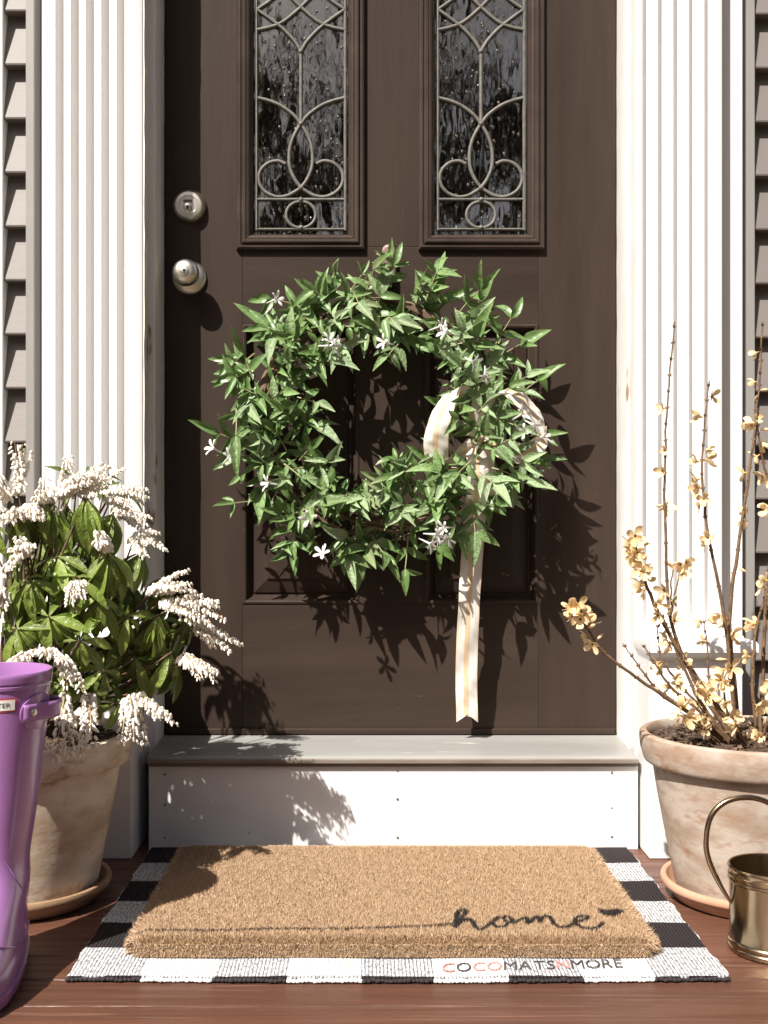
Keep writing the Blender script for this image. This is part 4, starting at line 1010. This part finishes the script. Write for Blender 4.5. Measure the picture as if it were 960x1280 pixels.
# toe cap seam and ankle seam
m_ = MB()
m_.tube([bpoint(.052+.05*((1-math.cos(t))/2 < .62)*0+.030*abs(math.sin(t*.5))**6, t, .0006) for t in np.linspace(.9,2*math.pi-.9,50)], .0014, 6)
m_.tube([bpoint(.145+.035*math.cos(t*2), t, .0004) for t in np.linspace(1.6,2*math.pi-1.6,40)], .0013, 6)
m_.build('seam', boot_m, bt, smooth=60)
# side gusset patch, strap and stud (right side, t about pi/2)
def patch(zc, tc, hz, ht, g0, g1, n=24, dshape=False):
    mm = MB(); c0 = []; c1 = []; ct = []
    for k_ in range(n):
        a = 2*math.pi*k_/n; zz = zc+hz*math.sin(a); tt = tc+ht*math.cos(a)
        c0.append(bpoint(zz,tt,g0)); c1.append(bpoint(zz,tt,g1)); ct.append(bpoint(zc+hz*.9*math.sin(a), tc+ht*.9*math.cos(a), g1+.0006))
    mids = [bpoint(zc+hz*.45*math.sin(2*math.pi*k_/n), tc+ht*.45*math.cos(2*math.pi*k_/n), g1+.0006) for k_ in range(n)]
    mm.rings([c0,c1,ct,mids], cap1=True); return mm
SGN = 1
gs = patch(.356, 2.02, .0245, .46, -.001, .0028)
gs.build('gusset', boot_m, bt, smooth=50)
m_ = MB(); rows = []
for k_, (t, gout) in enumerate([(2.42,.0018),(2.30,.0022),(2.15,.0026),(2.02,.004),(1.93,.009),(1.80,.0155),(1.60,.017),(1.42,.013),(1.25,.006),(1.1,.002)]):
    rows.append([bpoint(.3565+dz, t, gout) for dz in (-.0115,-.006,0,.006,.0115)])
m_.rings(rows, close=False); o = m_.build('strap', boot_m, bt, smooth=60)
sm = o.modifiers.new('thick','SOLIDIFY'); sm.thickness = .0022
q = bpoint(.3565,2.2,.0044); nrm = (bpoint(.3565,2.2,.02)-bpoint(.3565,2.2,0)).normalized(); rt = frame(nrm.orthogonal(), nrm)
st2 = MB(); st2.lathe([(.0048,0),(.0046,.0012),(.003,.002),(0,.0022)], n=16); stud = st2.mesh('stud', nickel, smooth=40); place('stud', stud, bt, q, rt)
# maker's label on the shaft front
def lab(u, v, g_): return bpoint(.3700+v, math.pi - (u+.013)/.068, g_)
for name, hw_, hh, g_, mm_ in (('label_border',.0270,.0090,.0008,red_m),('label',.0247,.0070,.0013,label_w)):
    m_ = MB(); m_.rings([[lab(-hw_+2*hw_*i/12, v, g_) for i in range(13)] for v in (-hh,0,hh)], close=False); m_.build(name, mm_, bt, smooth=179)
m_ = MB()
for v_, f_, ci in text_mesh('HUNTER', .038, .0062, None, [0]*6):
    m_.add([lab(x-.019, y-.0031, .0017) for x, y in v_], f_)
m_.build('label_lettering', ink, bt)

# ================================================================== WATERING CAN
CX_, CY_ = .5795, -.668
wc = root('watering_can', (CX_,CY_,0), 'small aged brass watering can with a round loop handle', 'watering can')
m_ = MB(); rC = .0605
prof = [(0,.002),(rC-.002,.001),(rC+.0005,.002),(rC+.002,.005),(rC+.0015,.008),(rC-.0002,.0095),(rC-.0002,.011),(rC+.0016,.0128),(rC+.0016,.0158),(rC-.0003,.0178),(rC-.0006,.020),(rC-.0008,.06),(rC-.0006,.098),(rC-.0002,.0995),(rC+.0016,.1012),(rC+.0016,.1036),(rC-.0002,.105),(rC-.0002,.1065),(rC+.0016,.1082),(rC+.0014,.1106),(rC-.0002,.112),(rC,.1165),(rC+.0018,.1185),(rC+.0018,.1205),(rC+.0002,.1220),(rC-.0015,.1212),(rC-.0022,.118),(rC-.0026,.05),(rC-.004,.006),(0,.006)]
m_.lathe(prof, c=(CX_,CY_,0), n=72); m_.build('body', brass, wc, smooth=40)
yh = CY_
hp = [P(914,1129,yh),P(899,1104,yh),P(886,1075,yh),P(882.5,1050,yh),P(888,1022,yh),P(904,1004,yh),P(928,997,yh),P(955,1001,yh),P(985,1020,yh),P(1003,1050,yh),P(1008,1080,yh)]
m_ = MB(); c = spline(hp, 8); n_ = len(c)
m_.tube(c, [.0022+.0018*min(1,i/10) for i in range(n_)], 12); m_.build('handle', brass, wc, smooth=60)
m_ = MB(); m_.tube(spline([(CX_+rC-.004,CY_,.03),(CX_+rC+.05,CY_,.05),(CX_+rC+.12,CY_,.10),(CX_+rC+.19,CY_,.165)],6), [.009-.004*i/18 for i in range(19)], 12); m_.build('spout', brass, wc, smooth=60)

# ================================================================== BARE TREES (seen mirrored in the door glass)
def tree(x, y, hgt, label, seed):
    rs = random.Random(seed); m_ = MB(); r = root('bare_tree', (x,y,-.55), label, 'tree', 'bare trees across the lawn')
    tk = MB()
    def grow(p, d, ln, rad, lv):
        pts = [p]; q = p
        for i in range(4):
            d = (d + Vector((rs.uniform(-.16,.16),rs.uniform(-.16,.16),rs.uniform(-.02,.12)))).normalized(); q = q + d*ln/4; pts.append(q)
        (tk if lv == 0 else m_).tube(pts, [rad*(1-.42*i/4) for i in range(5)], 7 if lv < 2 else 4, cap=False)
        if lv >= 5: return
        for i in range(3 if lv < 3 else 2):
            a = rs.uniform(0,6.28); e = d.orthogonal().normalized(); e2 = d.cross(e); sp = rs.uniform(.35,.8)
            nd = (d + (e*math.cos(a)+e2*math.sin(a))*sp + Vector((0,0,.1))).normalized()
            grow(pts[rs.choice((2,3,4,4))], nd, ln*rs.uniform(.6,.8), rad*.55, lv+1)
    grow(Vector((x,y,-.6)), Vector((0,0,1)), hgt*.36, hgt*.022, 0)
    tk.build('trunk', bark_m, r, smooth=60); m_.build('branches', bark_m, r, smooth=60)
tree(-1.6,-13,9,'tall bare tree mirrored in the left door window',3)
tree(.9,-15,10,'bare spreading tree mirrored between the door windows',5)
tree(3.2,-12,8,'bare tree mirrored in the right door window',8)
tree(-4.5,-17,10,'distant bare tree mirrored at the edge of the left door window',13)

hd = MB()  # thicket added out of view: darkens the glass reflection and cuts low sky
rs = np.random.default_rng(4)
n_ = 36000
cx_ = rs.uniform(-14,14,n_); top_ = 11.5+2.4*np.sin(cx_*1.1+.6)+1.6*np.sin(cx_*2.7+1)+1.0*np.sin(cx_*6.1)
cz_ = -.5+(top_+.5)*rs.uniform(0,1,n_)**.9; cy_ = -22+rs.normal(0,.9,n_)
dn = np.sin(cx_*3.1+np.sin(cz_*1.3)*1.5)*np.sin(cz_*1.7+cx_*.7)
ok_ = (dn < -.04) | (cz_ < 3)
V_ = (np.stack([cx_,cy_,cz_],1)[ok_][:,None,:] + rs.uniform(-.28,.28,(ok_.sum(),3,3))).reshape(-1,3)
for sx_ in (-1,1):  # side wings added only to hold low sky light off the door
    m2 = 9000; yy_ = rs.uniform(-24,-3,m2); t2 = 6+1.5*np.sin(yy_*.8)+1.0*np.sin(yy_*2.1)
    q_ = np.stack([sx_*13+rs.normal(0,.8,m2), yy_, -.5+t2*rs.uniform(0,1,m2)],1)
    V_ = np.concatenate([V_, (q_[:,None,:]+rs.uniform(-.32,.32,(m2,3,3))).reshape(-1,3)])
hd.add(V_.tolist(), [(3*i,3*i+1,3*i+2) for i in range(len(V_)//3)])
hedge_m = mat('added_thicket', (.085,.068,.045), .9, col2=(.04,.032,.022), scale=2)
tag(hd.build('unseen_thicket', hedge_m, origin=(0,-22,-.55), kind='stuff'), 'unseen brown thicket added to cut low sky light and darken the door glass', 'thicket')
